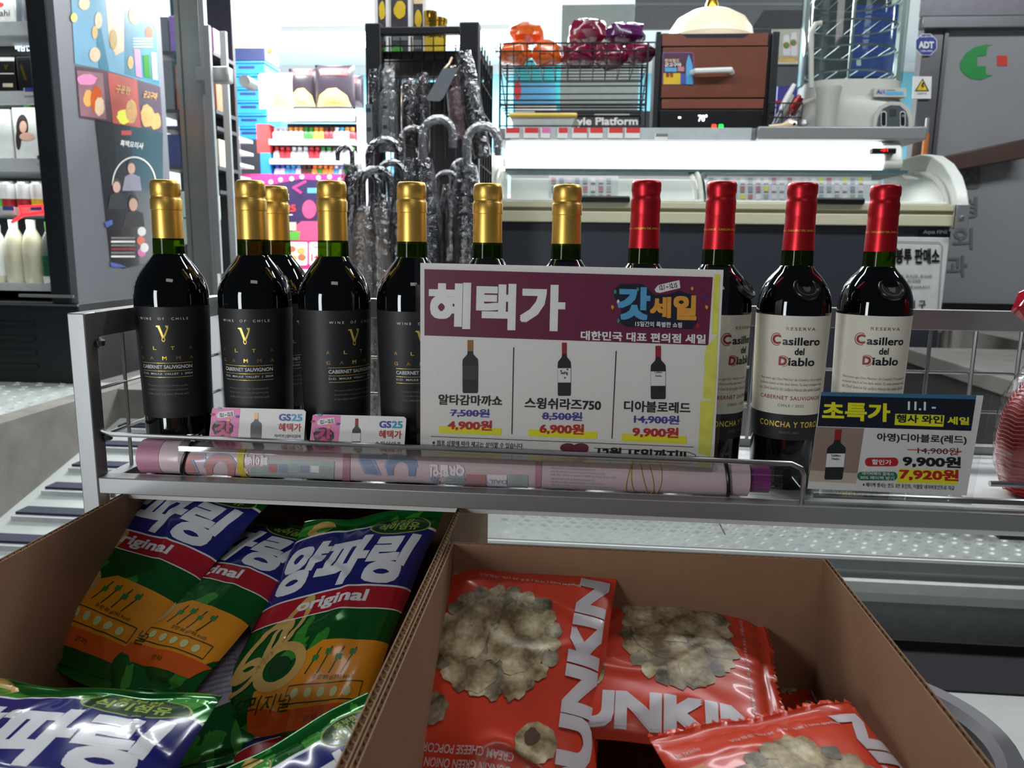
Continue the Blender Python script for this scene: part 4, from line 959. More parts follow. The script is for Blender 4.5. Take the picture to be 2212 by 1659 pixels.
for i, (px, m, mt, cm) in enumerate(((-4, m_white, 485, m_white), (34, m_mak, 475, m_white), (72, m_mak, 475, m_white), (112, m_gpet, 480, m_leafg), (146, m_gpet, 480, m_gpet))):
    vessel('plastic_bottle', ('white plastic bottle cut by the left edge on the lowest fridge shelf', 'cream rice-wine bottle on the lowest fridge shelf, left one', 'cream rice-wine bottle with a red mark on the lowest fridge shelf', 'green bottle on the lowest fridge shelf next to the cream bottles', 'green bottle on the lowest fridge shelf next to the post')[i], 'bottle', px, mt, SHZ['e'], YP,
           [(.038, 0, 1, 'foot'), (.043, .03, 1, 'foot'), (.043, .12, 1, 'foot'), (.043, .125, 0, 'body'), (.043, .45, 0, 'body'), (.041, .6, 2, 'shoulder'), (.034, .74, 2, 'shoulder'), (.018, .86, 2, 'shoulder'), (.018, .9, 3, 'cap'), (.019, 1, 3, 'cap')],
           [m, m_mak if i < 3 else m_canw, m if i < 3 else m_gcl, cm], 'plastic bottles in the fridge')
P = Print().oval(77, 548, 6, 5, m_rc).rect(20, 545, 40, 549, m_black).rect(58, 560, 74, 564, m_black).rect(22, 565, 42, 569, m_scr); 
# posters on the fridge side
pst = thing('poster', 'sky blue summer drink poster on the side of the fridge', 'poster', (XS + .003, 3.4, 1.5), 'posters on the fridge side')
SX = lambda a, b, lay: atx(a, b, XS + .002 + lay * .0006)
m_pb = mat('poster_blue', (120, 176, 206), .25, var=.12, vs_=6, coat=.5); m_pb2 = mat('poster_teal', (60, 136, 164), .25, var=.1, vs_=8, coat=.5); m_pc = mat('poster_cream', (236, 206, 168), .3, coat=.5)
sh_ = Print().poly([(150, -60), (328, -60), (346, 186), (215, 148), (162, 138)], m_pb, 0).emit(SX).build('poster_sheet', pst, ang=0)
P = Print().poly([(222, -60), (268, -60), (268, 110), (250, 120), (236, 90)], m_pc, 1).poly([(268, -60), (328, -60), (345, 184), (270, 160)], m_pb2, 1).poly([(208, 60), (218, 58), (236, 152), (214, 146)], m_pb2, 2)
for x, y, rx, ry, m in ((182, 8, 12, 14, m_pc), (290, 32, 12, 20, m_amber), (292, 34, 5, 9, m_pc), (160, 38, 7, 10, m_yelp), (205, 70, 6, 14, m_amber), (322, 70, 8, 14, m_bor2), (213, 44, 8, 18, m_pc), (245, 85, 8, 22, m_ring), (205, 118, 12, 16, m_pc), (282, 135, 6, 14, m_amber)): P.oval(x, y, rx, ry, m, 3)
P.poly([(289, 105), (302, 107), (306, 168), (294, 164)], m_pink, 3).poly([(308, 120), (322, 118), (326, 170), (312, 166)], m_lgreen, 3).poly([(326, 112), (338, 114), (342, 174), (330, 172)], m_gcy, 3)
for i in range(4): P.rect(288, 82 + 6 * i, 330, 84 + 6 * i, m_paper, 3)
P.emit(SX).build('printed_matter', sh_, ang=0)
pst = thing('poster', 'red and brown fried food poster on the side of the fridge', 'poster', (XS + .003, 3.4, 1.3), 'posters on the fridge side')
m_pr = mat('poster_red', (196, 70, 52), .3, coat=.5, var=.12, vs_=20); m_pw = mat('poster_wine', (80, 40, 60), .3, coat=.5, var=.12, vs_=20); m_fry = mat('fried_food_print', (214, 160, 84), .35, var=.2, vs_=60)
sh_ = Print().poly([(163, 142), (215, 150), (346, 188), (352, 284), (172, 254)], m_pw, 0).emit(SX).build('poster_sheet', pst, ang=0)
P = Print().poly([(232, 156), (296, 172), (304, 276), (244, 266)], m_pr, 1).poly([(166, 152), (222, 158), (230, 258), (174, 250)], mat('poster_mauve', (150, 100, 110), .3, coat=.5, var=.15, vs_=15), 1)
P.text('구운란', 266, 194, 32, 18, m_fry, .04, rot=10, flip=-1, lay=3).text('군고구마', 325, 206, 30, 16, m_fry, .04, rot=12, flip=-1, lay=3)
for x, y, rx, ry, m in ((190, 212, 10, 18, m_amber), (208, 215, 12, 30, m_bor2), (215, 230, 10, 20, m_pc), (268, 252, 16, 16, m_yel), (284, 240, 12, 26, m_fry), (318, 250, 14, 24, m_fry), (336, 262, 12, 18, m_fry), (188, 172, 22, 12, m_pink)): P.oval(x, y, rx, ry, m, 2, 20, .1)
P.emit(SX).build('printed_matter', sh_, ang=0)
pst = thing('poster', 'dark cooking show poster with three people on the side of the fridge', 'poster', (XS + .003, 3.4, 1.0), 'posters on the fridge side')
m_pd = mat('poster_black', (34, 30, 38), .25, coat=.6, var=.3, vs_=14); m_suit = mat('portrait_grey_suit', (150, 146, 164), .5)
sh_ = Print().poly([(206, 258), (352, 286), (352, 560), (268, 580), (240, 574)], m_pd, 0).emit(SX).build('poster_sheet', pst, ang=0)
P = Print().text('흑백요리사', 285, 312, 50, 14, m_paper, .03, rot=8, flip=-1, lay=2).rect(262, 282, 284, 292, m_red)
P.ring(290, 400, 48, 62, .05, m_paper, 3, 180, 360)
for x, y, s_, suit in ((284, 360, 1.0, m_suit), (252, 400, 1.0, m_black), (288, 438, 1.15, m_hair)):
    P.poly([(x - 20 * s_, y + 52), (x - 14 * s_, y + 22), (x - 5, y + 16), (x + 5, y + 16), (x + 18 * s_, y + 22), (x + 22 * s_, y + 52)], suit, 2); P.oval(x, y, 9 * s_, 15 * s_, m_hair, 3); P.oval(x, y + 4, 8 * s_, 12 * s_, m_skin, 4)
for x, y, m in ((306, 500, m_paper), (304, 520, m_bor2), (306, 545, m_pink), (312, 535, m_paper)): P.oval(x, y, 9, 10, m, 3)
for i in range(6): P.rect(240, 512 + 8 * i, 292, 516 + 8 * i, (m_scr, m_paper, m_scr, m_rc, m_scr, m_paper)[i], 2)
P.poly([(238, 566), (262, 572), (276, 578), (240, 576)], m_bluet, 3).poly([(226, 480), (242, 474), (244, 484), (230, 492)], m_bluet, 3)
P.emit(SX).build('printed_matter', sh_, ang=0)
# ================================================================== open glass shop door
m_dalu = mat('door_aluminium', (150, 154, 150), .35, .7, var=.05, vs_=12); m_glass = clear('shop_glass', .01)
dr = struct(MB().bx(*ext(398, 0, 440, 300, 3.7)[:2], 3.68, 3.74, ZT, 2.7, m_dalu).build('door_1', bev=.004))
x0, x1, _, _ = ext(398, 0, 412, 300, 3.7)
MB().bx(x0 - .02, x0, 3.67, 3.75, ZT, 2.7, m_dalu).build('door_stile', dr)
xa = aty(345, 300, 3.9).x
MB().add([(xa, 3.9, ZT), (x0, 3.74, ZT), (x0, 3.74, 2.7), (xa, 3.9, 2.7)], [(0, 1, 2, 3)], m_glass).build('glass_pane', dr)
for i, (px, Y, y0) in enumerate(((458, 3.55, 55), (493, 3.95, 68))):
    x = aty(px, 300, Y).x; z0, z1 = aty(px, 545, Y).z, aty(px, y0, Y).z
    hd = MB().bx(x - .017, x + .017, Y - .01, Y + .01, z0 - .1, z1, m_alu).build('pull_handle', dr, bev=.003)
zc = aty(440, 160, 3.6).z; x = aty(425, 160, 3.62).x
MB().bx(x, x + .16, 3.6, 3.66, zc - .035, zc + .035, m_alu).build('handle_clamp', dr, bev=.01)
MB().lathe([(.028, 0), (.028, .1), (.02, .105)], m_alu, 20, M=Matrix.Translation((x + .17, 3.75, zc)) @ Matrix.Rotation(RAD(-90), 4, 'X')).build('handle_clamp', dr)
x = aty(438, 200, 3.66).x; MB().bx(x, x + .025, 3.66, 3.69, ZT, 2.7, m_alu).build('door_edge', dr)
# shelves with goods seen through the door glass
m_shd = mat('dark_shelf', (44, 46, 52), .5)
sh = thing('goods_shelf', 'dark shelf unit with mixed goods seen through the door glass', 'shelf', (-2.2, 4.35, ZT))
xa, xb = aty(336, 300, 4.3).x, aty(470, 300, 4.3).x
MB().bx(xa, xb, 4.55, 4.58, ZT, 2.6, m_shd).build('back_panel', sh)
zs = []
for py in (110, 236, 272, 358, 410): z = aty(380, py, 4.3).z; zs.append(z); MB().bx(xa, xb, 4.3, 4.55, z - .02, z, m_shd).build('shelf', sh)
m_pur = mat('purple_box', (150, 110, 190), .5); m_brn = mat('brown_box', (176, 110, 74), .5); m_pgr = mat('pale_green_box', (186, 200, 180), .5); m_cgr = mat('grey_tub', (116, 122, 128), .4)
for nm, lab, x0, y0, x1, z, m in (('goods_box', 'purple box on the upper shelf behind the door glass', 366, 34, 389, zs[0], m_pur), ('goods_box', 'grey box on the upper shelf beside the purple box', 342, 36, 364, zs[0], m_cgr),
        ('goods_box', 'grey tube box on the second shelf behind the door glass', 352, 130, 374, zs[1], m_cgr), ('goods_box', 'brown box on the second shelf behind the door glass', 380, 140, 400, zs[1], m_brn),
        ('goods_box', 'blue box on the lower shelf behind the door glass', 362, 290, 390, zs[3], mat('deep_blue_box', (40, 60, 120), .4)), ('goods_box', 'pale green box on the lower shelf next to the door stile', 392, 290, 408, zs[3], m_pgr),
        ('goods_box', 'pink slanted box between the door stile and its pull handle', 444, 60, 462, zs[0], mat('pink_box', (214, 160, 200), .5)), ('goods_box', 'orange-brown box between the door stile and its pull handle', 449, 178, 468, zs[1], m_brn),
        ('goods_box', 'cream box low between the door stile and its pull handle', 452, 300, 474, zs[3], m_photo2)):
    box_thing(nm, lab, 'box', x0, y0, x1, sit(x0, z, 4.33), 4.33, .12, m, 'goods behind the door glass')
for i, (y0, y1) in enumerate(((414, 470), (473, 528))):
    t = box_thing('storage_drawer', ('upper', 'lower')[i] + ' pale green drawer box behind the leftmost bottle', 'drawer', 386, y0, 420, y1, 4.0, .3, m_pgr, 'pale green drawers', part='drawer_body')
x0, x1, z0, z1 = ext(380, 530, 424, 640, 4.0)
MB().bx(x0, x1, 4.0, 4.3, ZT, z0 + (z1 - z0) * .98, m_shd).build('drawer_stand').__setitem__('label', 'dark stand under the pale green drawers'); bpy.data.objects['drawer_stand']['category'] = 'stand'
# ================================================================== store interior through the open door
m_crate = mat('blue_crate', (40, 130, 206), .4, var=.06); m_crd = mat('navy_crate', (40, 52, 96), .4); m_org = mat('orange_fruit', (240, 150, 50), .5)
Yc = 6.2; x0, x1, zlow, ztop = ext(497, 132, 573, 246, Yc)
hc = (ztop - zlow) / 4
NC = 6
ORD = 'topmost second third fourth fifth sixth seventh eighth ninth tenth eleventh twelfth'.split()
for i in range(NC):
    z = ztop - hc * (i + 1)
    t = thing('plastic_crate', ORD[i] + ' blue plastic crate of the stack inside the store', 'crate', ((x0 + x1) / 2, Yc + .15, z), 'stacked blue crates')
    MB().bx(x0, x1, Yc, Yc + .3, z, z + hc * .9, m_crate).build('crate_body', t, bev=.006); MB().bx(x0 - .01, x1 + .01, Yc - .012, Yc + .3, z + hc * .82, z + hc * .97, m_crate).build('crate_rim', t, bev=.004)
    MB().bx(x0 + .08, x1 - .08, Yc - .004, Yc, z + hc * .45, z + hc * .62, m_crd).build('grip_hole', t)
cst = thing('crate_stand', 'grey stand under the blue crates inside the store', 'stand', ((x0 + x1) / 2, Yc + .15, ZT)); MB().bx(x0, x1, Yc, Yc + .3, ZT, z, m_shd).build('stand_body', cst)
cr2 = box_thing('fruit_crate', 'navy crate of oranges on top of the blue crates', 'crate', 499, 103, 572, 131, Yc, .3, m_crd, part='crate_body')
for i in range(7): p = aty(502 + i * 11, 100, Yc); MB().lathe([(.001, -.04), (.03, -.025), (.04, 0), (.03, .025), (.001, .04)], m_org, 12, (p.x, Yc + .1, p.z)).build('orange', cr2)
# side shelves in perspective
ss = thing('side_shelving', 'grey shelving along the left inside the store', 'shelf', (-3.0, 5.6, ZT))
xa, xb = aty(505, 350, 5.6).x, aty(548, 350, 5.6).x
MB().bx(xa - .3, xb - .12, 5.6, 5.66, ZT, 1.9, m_fpan).build('end_panel', ss)
for py in (300, 328, 356, 384, 410): z = aty(520, py, 5.5).z; MB().bx(xa - .2, xb, 5.2, 5.6, z - .02, z, m_shw).build('shelf', ss)
for i, (py, m) in enumerate(((300, m_white), (328, m_photo2), (356, m_pink), (384, m_white))):
    z = aty(520, py, 5.5).z; t = thing('goods_pack', ('white', 'beige', 'pink', 'pale')[i] + ' pack on the ' + ('top', 'second', 'third', 'fourth')[i] + ' side shelf inside the store', 'pack', (xb - .1, 5.35, z), 'packs on the side shelving')
    MB().bx(xb - .16, xb - .04, 5.3, 5.45, z, z + .06, m).build('pack_body', t, bev=.004); MB().bx(xb - .15, xb - .05, 5.297, 5.30, z + .015, z + .04, m_redt).build('pack_label', t)
# gondola
Yg = 5.6; gx0, gx1 = aty(583, 330, Yg).x, aty(768, 330, Yg).x
gd = thing('gondola_shelf', 'white drinks gondola with a pink trim inside the store', 'shelf', ((gx0 + gx1) / 2, Yg + .2, ZT))
MB().bx(gx0, gx1, Yg + .36, Yg + .4, ZT, aty(680, 250, Yg).z, m_shd).build('back_panel', gd)
zg = [aty(680, py, Yg).z for py in (238, 303, 345, 379)]
for i, z in enumerate(zg): MB().bx(gx0, gx1, Yg, Yg + .36, z - .03, z, m_shw).build('shelf', gd); MB().bx(gx0, gx1, Yg - .012, Yg, z - (.075 if i == 0 else .032), z + .005, m_white).build('price_rail', gd)
m_mag = mat('magenta_panel', (220, 60, 130), .4, var=.08, vs_=6)
x2 = aty(556, 330, Yg).x
MB().bx(x2, gx0, Yg, Yg + .4, aty(570, 330, Yg).z, aty(570, 268, Yg).z, m_redt).build('side_panel', gd); MB().bx(x2 + .02, gx0, Yg, Yg + .4, aty(570, 378, Yg).z, aty(570, 330, Yg).z, m_crate).build('side_panel', gd)
MB().bx(gx1, gx1 + .12, Yg + .05, Yg + .4, ZT, aty(680, 240, Yg).z, m_white).build('side_panel', gd)
MB().bx(gx0, gx1, Yg + .02, Yg + .36, ZT, zg[3] - .03, m_white).build('base_cabinet', gd)
cap_cols = {'white': (230, 232, 238), 'orange': (232, 150, 70), 'green': (60, 150, 60), 'blue': (60, 80, 200), 'sky': (70, 160, 220), 'red': (210, 50, 60), 'brown': (90, 60, 50), 'yellow': (240, 200, 60)}
mc = {n_: mat('drink_' + n_, c, .35, var=.03) for n_, c in cap_cols.items()}
protos = {}
def sbottle(capc, bodyc, x, z, h, row):
    key = (capc, bodyc, round(h, 3)); me = protos.get(key)
    if not me:
        g = MB(); g.lathe([(.026, 0), (.029, .006), (.029, h * .5), (.024, h * .64), (.012, h * .74)], mc[bodyc], 14); g.lathe([(.013, h * .74), (.0165, h * .75), (.0165, h * .98), (.012, h)], mc[capc], 14); me = protos[key] = g.mesh('drink_bottle')
    o = bpy.data.objects.new('drink_bottle', me); COL.objects.link(o); o.location = (x, Yg + .05, z)
    tag(o, 'small ' + bodyc + ' drink bottle with ' + ('an ' if capc == 'orange' else 'a ') + capc + ' cap on the ' + row + ' gondola shelf', 'bottle', 'drink bottles on the ' + row + ' gondola shelf')
rows = [(1, 'upper', 273, 'white white white orange orange orange green green orange orange brown brown white sky orange orange', 'white white white white white white green green yellow yellow red red white white white red'),
        (2, 'middle', 316, 'red red red white white white red red green green brown brown green green', 'white red red white white white red red white white white white white white'),
        (3, 'lower', 356, 'blue blue sky sky sky brown brown orange orange orange orange white sky green green', 'white white sky sky white brown brown orange green orange orange sky white green green')]
for i, row, py, caps, bods in rows:
    caps, bods = caps.split(), bods.split(); n = len(caps); h = aty(680, py, Yg).z - zg[i]
    for j in range(n): sbottle(caps[j], bods[j], gx0 + .035 + (gx1 - gx0 - .07) * j / (n - 1), zg[i], h, row)
# snack bags on the gondola top
def pillow(name, label, x0, y0, x1, y1, Y, m, group, prt, th=.05, lean=0):
    a, b, c, d = ext(x0, y0, x1, y1, Y); t = thing(name, label, 'snack bag', ((a + b) / 2, Y + .05, c), group)
    N = 14; V = []; Fs = []
    for s_ in (-1, 1):
        for j in range(N + 1):
            for i in range(N + 1):
                u, v = i / N, j / N; k = (max(0, 1 - (2 * u - 1) ** 2) ** .5) * (max(0, 1 - abs(2 * v - 1) ** 3) ** .6)
                V.append((a + (b - a) * u, Y + .05 + s_ * th * k, c + (d - c) * v + .02 * (d - c) * (v - .5) * abs(2 * u - 1)))
    for s_ in (0, 1):
        for j in range(N):
            for i in range(N): q = s_ * (N + 1) ** 2 + j * (N + 1) + i; Fs.append((q, q + 1, q + N + 2, q + N + 1) if s_ == 0 else (q, q + N + 1, q + N + 2, q + 1))
    f = MB().add(V, Fs, m).build('film', t)
    def S(px, py, lay):
        p = aty(px, py, Y); u = min(1, max(0, (p.x - a) / (b - a))); v = min(1, max(0, (p.z - c) / (d - c))); k = (max(0, 1 - (2 * u - 1) ** 2) ** .5) * (max(0, 1 - abs(2 * v - 1) ** 3) ** .6)
        return Vector((p.x, Y + .05 - th * k - .003 - lay * .002, p.z))
    if prt: P = Print(); prt(P); P.emit(S, step=(5, 5)).build('printed_matter', f)
    return t
m_chipk = mat('chip_bag_black', (46, 38, 48), .3, var=.1); m_chipo = mat('chip_orange', (250, 200, 110), .35, var=.15, vs_=30); m_chipw = mat('chip_bag_white', (240, 232, 210), .3)
def chip(x0, w): 
    return lambda P: (P.rect(x0 + w * .12, 146, x0 + w * .9, 162, m_redt), P.text('SPICY', x0 + w * .5, 154, w * .5, 11, m_white, .03, flip=-1), P.poly([(x0, 228), (x0 + w * .1, 205), (x0 + w * .35, 192), (x0 + w * .6, 190), (x0 + w * .9, 206), (x0 + w, 228)], m_chipo, 1), P.text('chips', x0 + w * .5, 222, w * .4, 8, m_brn, .02, flip=-1, lay=3))
pillow('chip_bag', 'white and yellow chip bag on the gondola top, left of the black ones', 553, 155, 628, 232, Yg + .05, m_chipw, 'chip bags on the gondola', lambda P: P.poly([(590, 165), (622, 165), (626, 230), (588, 230)], m_chipo))
pillow('chip_bag', 'black and red chip bag, left of the two big ones on the gondola', 620, 146, 680, 232, Yg + .08, m_chipk, 'chip bags on the gondola', chip(624, 54))
pillow('chip_bag', 'black and red chip bag, tallest on the gondola top', 677, 138, 762, 232, Yg + .0, m_chipk, 'chip bags on the gondola', chip(682, 74))
pillow('chip_bag', 'black chip bag at the right end of the gondola top', 752, 160, 782, 231, Yg + .2, m_chipk, 'chip bags on the gondola', lambda P: P.rect(758, 168, 772, 180, m_redt))
# promotion board under the gondola
pb = thing('promo_board', 'pink and dark promotion board with food pictures under the gondola', 'sign', ((gx0 + gx1) / 2, Yg - .05, ZT))
Yb = Yg - .05
sh_ = Print().poly([(522, 376), (762, 376), (790, 680), (530, 680)], m_mag, 0).emit(on_y(Yb, .001)).build('board', pb, ang=0)
b_ = bpy.data.objects[sh_.name]; md = b_.modifiers.new('thick', 'SOLIDIFY'); md.thickness = .02; md.offset = 0
m_pdk = mat('board_plum', (56, 44, 80), .4, var=.15, vs_=10)
P = Print().poly([(548, 420), (570, 402), (650, 386), (720, 392), (752, 410), (770, 520), (548, 520)], m_pdk, 1)
for x, y in ((585, 393), (606, 388), (630, 386), (652, 382), (688, 384), (712, 382), (735, 388)): P.oval(x, y, 5, 5, m_white, 2, 12)
P.line([(660, 392), (634, 405), (650, 416)], 5, m_mag, 2).rect(664, 406, 700, 417, m_sky, 2).text('25', 628, 450, 22, 16, m_redt, .04, flip=-1, lay=3).text('E', 620, 425, 8, 12, m_white, .03, flip=-1, lay=3).rect(616, 463, 632, 465, m_white, 2)
P.poly([(628, 520), (634, 490), (652, 478), (690, 478), (706, 490), (712, 520)], mat('board_pink', (226, 80, 120), .4), 2).oval(668, 452, 15, 20, mat('board_pink', (226, 80, 120), .4), 2)
P.poly([(618, 500), (648, 500), (646, 518), (618, 518)], m_leafg, 3).rect(618, 480, 640, 498, m_photo2, 3)
P.rrect(617, 523, 664, 573, 4, m_white, 2).rrect(668, 523, 712, 573, 4, m_white, 2).rrect(716, 523, 765, 573, 4, m_white, 2).rect(540, 582, 780, 640, m_white, 2)
for x, y, m in ((630, 538, m_brn), (650, 542, m_ring), (632, 558, m_ring), (652, 556, m_brn), (740, 548, m_ring), (756, 556, m_bluet)): P.oval(x, y, 9, 7, m, 3)
P.text('1+1', 684, 556, 24, 16, m_redt, .04, flip=-1, lay=3).text('세트 구매시', 690, 534, 28, 6, m_black, .01, flip=-1, lay=3).text('행사상품', 660, 590, 40, 6, m_black, 0, flip=-1, lay=3).oval(650, 615, 40, 14, m_yelp, 3)
P.emit(on_y(Yb - .01, .001)).build('printed_matter', sh_, ang=0)
# ================================================================== umbrella rack
Yu = 2.62
m_ub = mat('umbrella_black', (30, 31, 35), .3, var=.1, coat=.3); m_uw = clear('umbrella_wrap', .2, tint=(222, 224, 228), rough=.14, bump=1.0, bs=45, gain=1.6); m_ug = mat('umbrella_grey_handle', (168, 168, 168), .22, var=.15, vs_=60, coat=.5)
m_ubr = mat('umbrella_brown_handle', (92, 70, 60), .25, var=.2, vs_=60, coat=.4); m_tan = mat('tan_sleeve', (160, 142, 124), .35, var=.12, vs_=20, coat=.3); m_upk = mat('dusty_pink_fabric', (176, 128, 132), .6)
ur = thing('umbrella_rack', 'black metal umbrella rack with mesh panels at the store entrance', 'rack', (-.55, 2.75, ZT))
l0, l1, _, _ = ext(790, 60, 824, 300, Yu); r0, r1, _, _ = ext(992, 60, 1034, 300, Yu); zt = aty(900, 48, Yu).z; zb1, zb0 = aty(900, 57, Yu).z, aty(900, 73, Yu).z
MB().bx(l0, l1, Yu, Yu + .05, ZT, zt, m_blackm).build('post', ur, bev=.004); MB().bx(r0, r1, Yu, Yu + .05, ZT, zt, m_blackm).build('post', ur, bev=.004)
MB().bx(l1, r0, Yu, Yu + .03, zb0, zb1, m_blackm).build('top_bar', ur, bev=.003)
MB().bx(l0, l0 + .03, Yu + .38, Yu + .41, ZT, zt - .05, m_blackm).build('post', ur); MB().bx(r1 - .03, r1, Yu + .38, Yu + .41, ZT, zt - .05, m_blackm).build('post', ur)
zsh = aty(900, 134, Yu + .2).z
MB().bx(l0 + .03, r1 - .03, Yu + .385, Yu + .40, ZT + .03, zsh - .03, mat('rack_back_sheet', (70, 66, 70), .5)).build('back_sheet', ur)
MB().bx(l0, r1, Yu + .05, Yu + .38, zsh - .025, zsh, m_blackm).build('top_shelf', ur)
for i in range(7): x = l1 + (r0 - l1) * (i + .5) / 7; MB().tube([(x, Yu + .04, zsh - .35), (x, Yu + .04, zb0)], .0022, m_blackm, 5).build('mesh_wire', ur)
for py in (92, 108, 126, 160, 190): z = aty(900, py, Yu).z; MB().tube([(l1, Yu + .042, z), (r0, Yu + .042, z)], .0022, m_blackm, 5).build('mesh_wire', ur)
for i in range(9): z = zt - .08 - i * .09; MB().tube([(r1, Yu + .05, z), (r1, Yu + .39, z)], .003, m_blackm, 5).build('mesh_wire', ur)
for i in range(5): y_ = Yu + .08 + i * .075; MB().tube([(r1, y_, ZT + .1), (r1, y_, zt - .05)], .003, m_blackm, 5).build('mesh_wire', ur)
MB().bx(l0, r1, Yu + .02, Yu + .42, ZT, ZT + .03, m_blackm).build('drip_tray', ur)
for z in (.75, 1.0): MB().tube([(l0, Yu - .12, z), (r1 + .05, Yu - .12, z)], .008, m_blackm, 8).build('retaining_bar', ur)
# goods on the rack shelf
m_pouch = mat('pouch_dark', (70, 68, 76), .3, var=.25, vs_=20); m_pedge = mat('pouch_edge', (226, 226, 226), .4); m_ycup = mat('yellow_cup', (220, 186, 50), .35, var=.1)
for i, (a, b, y0) in enumerate(((814, 838, -30), (842, 886, -40), (890, 918, -10))):
    Yp = Yu + .16 + .05 * i; x0, x1, _, z1 = ext(a, y0, b, 130, Yp); t = thing('drink_pouch', ('narrow dark pouch at the left end of the umbrella rack top', 'wide dark pouch in the middle of the umbrella rack top', 'grey food pouch beside the yellow cups on the umbrella rack')[i], 'pouch', ((x0 + x1) / 2, Yp, zsh), 'pouches on the umbrella rack')
    f = MB().bx(x0, x1, Yp, Yp + .03, zsh, z1, m_pouch).build('pouch_body', t, bev=.008)
    for x in (x0, x1): MB().bx(x - .007, x + .004, Yp - .002, Yp + .03, zsh, z1, m_pedge).build('pouch_seam', t)
    xm, zm = (x0 + x1) / 2, (zsh + z1) / 2; w = (x1 - x0) * .36
    P = Print().oval(0, .04, .4 * w * 2, .03, m_ycup, 1, 16, .1).rect(-w, -.06, w, -.03, m_cgr).rect(-w, .09, w, .12, m_pc).oval(-w * .4, -.09, .02, .015, m_leafg)
    P.emit(lambda u, v, lay: Vector((xm + u, Yp - .001 - lay * .0005, zm + v))).build('printed_matter', f, ang=0)
for i, (px, y0, r) in enumerate(((930, 26, .022), (944, 42, .034))):
    vessel('yellow_cup', ('tall narrow yellow cup on the umbrella rack', 'wide yellow cup on the umbrella rack')[i], 'cup', px, y0, zsh, Yu + .25 - .08 * i, [(r * .8, 0, 0, 'cup'), (r, .5, 0, 'cup'), (r, .9, 1, 'lid'), (r * 1.08, .92, 1, 'lid'), (r * 1.08, 1, 1, 'lid')], [m_ycup, m_gold], 'yellow cups')
# long umbrellas with hooked handles
def umbrella(lab, px, py, rpx, side, Y, mh, lean=0, bot=.62, tan=False):
    """hook top at (px, py); rpx hook radius in photo pixels; side = where the open end points"""
    c = aty(px, py + rpx, Y); r = abs(aty(px + rpx, py + rpx, Y).x - c.x) * .92; g = max(.0075, r * .26)
    t = thing('umbrella', lab, 'umbrella', (c.x - side * r, Y, ZT + .03), 'hooked umbrellas')
    pts = [c + Vector((side * r, 0, -r * .85))]
    for j in range(13): a = math.pi * j / 12; pts.append(c + Vector((side * r * math.cos(a), .01 * math.sin(a), r * math.sin(a))))
    sx = c.x - side * r; zt_ = c.z - r * 1.9; pts.append(Vector((sx + lean * .1, Y, zt_)))
    MB().tube(pts, [g * .8] + [g] * (len(pts) - 1), mh, 10).build('handle', t)
    MB().tube([p for p in pts], [g * 1.22] * len(pts), m_uw, 8).build('handle_wrap', t)
    V = []; Fs = []; n = 24; zl = [zt_, zt_ - .03, zt_ - .15, zt_ - .4, ZT + .08, ZT + .03]; rl_ = [.012, .022, .032, .036, .02, .006]
    for z, rr in zip(zl, rl_):
        for j in range(n): a = 6.283 * j / n; k = rr * (1 + .22 * math.sin(8 * a)); V.append((sx + lean * (zt_ - z + .1) + k * math.cos(a), Y + k * math.sin(a), z))
    for i in range(len(zl) - 1):
        for j in range(n): Fs.append((i * n + j, (i + 1) * n + j, (i + 1) * n + (j + 1) % n, i * n + (j + 1) % n))
    MB().add(V, Fs, m_tan if tan else m_ub).build('canopy', t)
    MB().lathe([(.040, ZT + .06), (.046, ZT + .3), (.044, zt_ - .05), (.03, zt_ + .02)], m_uw, 20, (sx, Y, 0), caps=False).build('plastic_sleeve', t)
    return t
umbrella('small black hooked umbrella at the far left of the umbrella rack', 745, 316, 17, -1, Yu - .02, m_ub)
umbrella('black hooked umbrella with a wide arch left of centre in the rack', 831, 301, 36, -1, Yu - .14, m_ub)
umbrella('brown hooked umbrella behind the tallest clear-wrapped hook', 893, 276, 28, 1, Yu - .1, m_ubr)
umbrella('grey clear-wrapped umbrella with the tallest hook in the rack', 946, 255, 36, 1, Yu - .16, m_ug)
umbrella('grey clear-wrapped umbrella whose hook opens to the right over the freezer', 1042, 270, 36, 1, Yu - .15, m_ug)
umbrella('black hooked umbrella in front, half behind the third gold cap', 790, 370, 28, -1, Yu - .2, m_ub, tan=True)
umbrella('black hooked umbrella in front with a dark grey arch between two gold caps', 812, 364, 34, 1, Yu - .24, m_ub, tan=True)
umbrella('black hooked umbrella just left of the fourth gold cap', 846, 349, 30, 1, Yu - .17, m_ub, tan=True)
umbrella('grey hooked umbrella low between the fourth and fifth gold caps', 905, 372, 22, -1, Yu - .15, m_ug)
umbrella('dark hooked umbrella low behind the fifth gold cap', 965, 372, 26, 1, Yu - .1, m_ub)
umbrella('dark hooked umbrella beside the freezer end', 1000, 345, 24, 1, Yu - .08, m_ub)
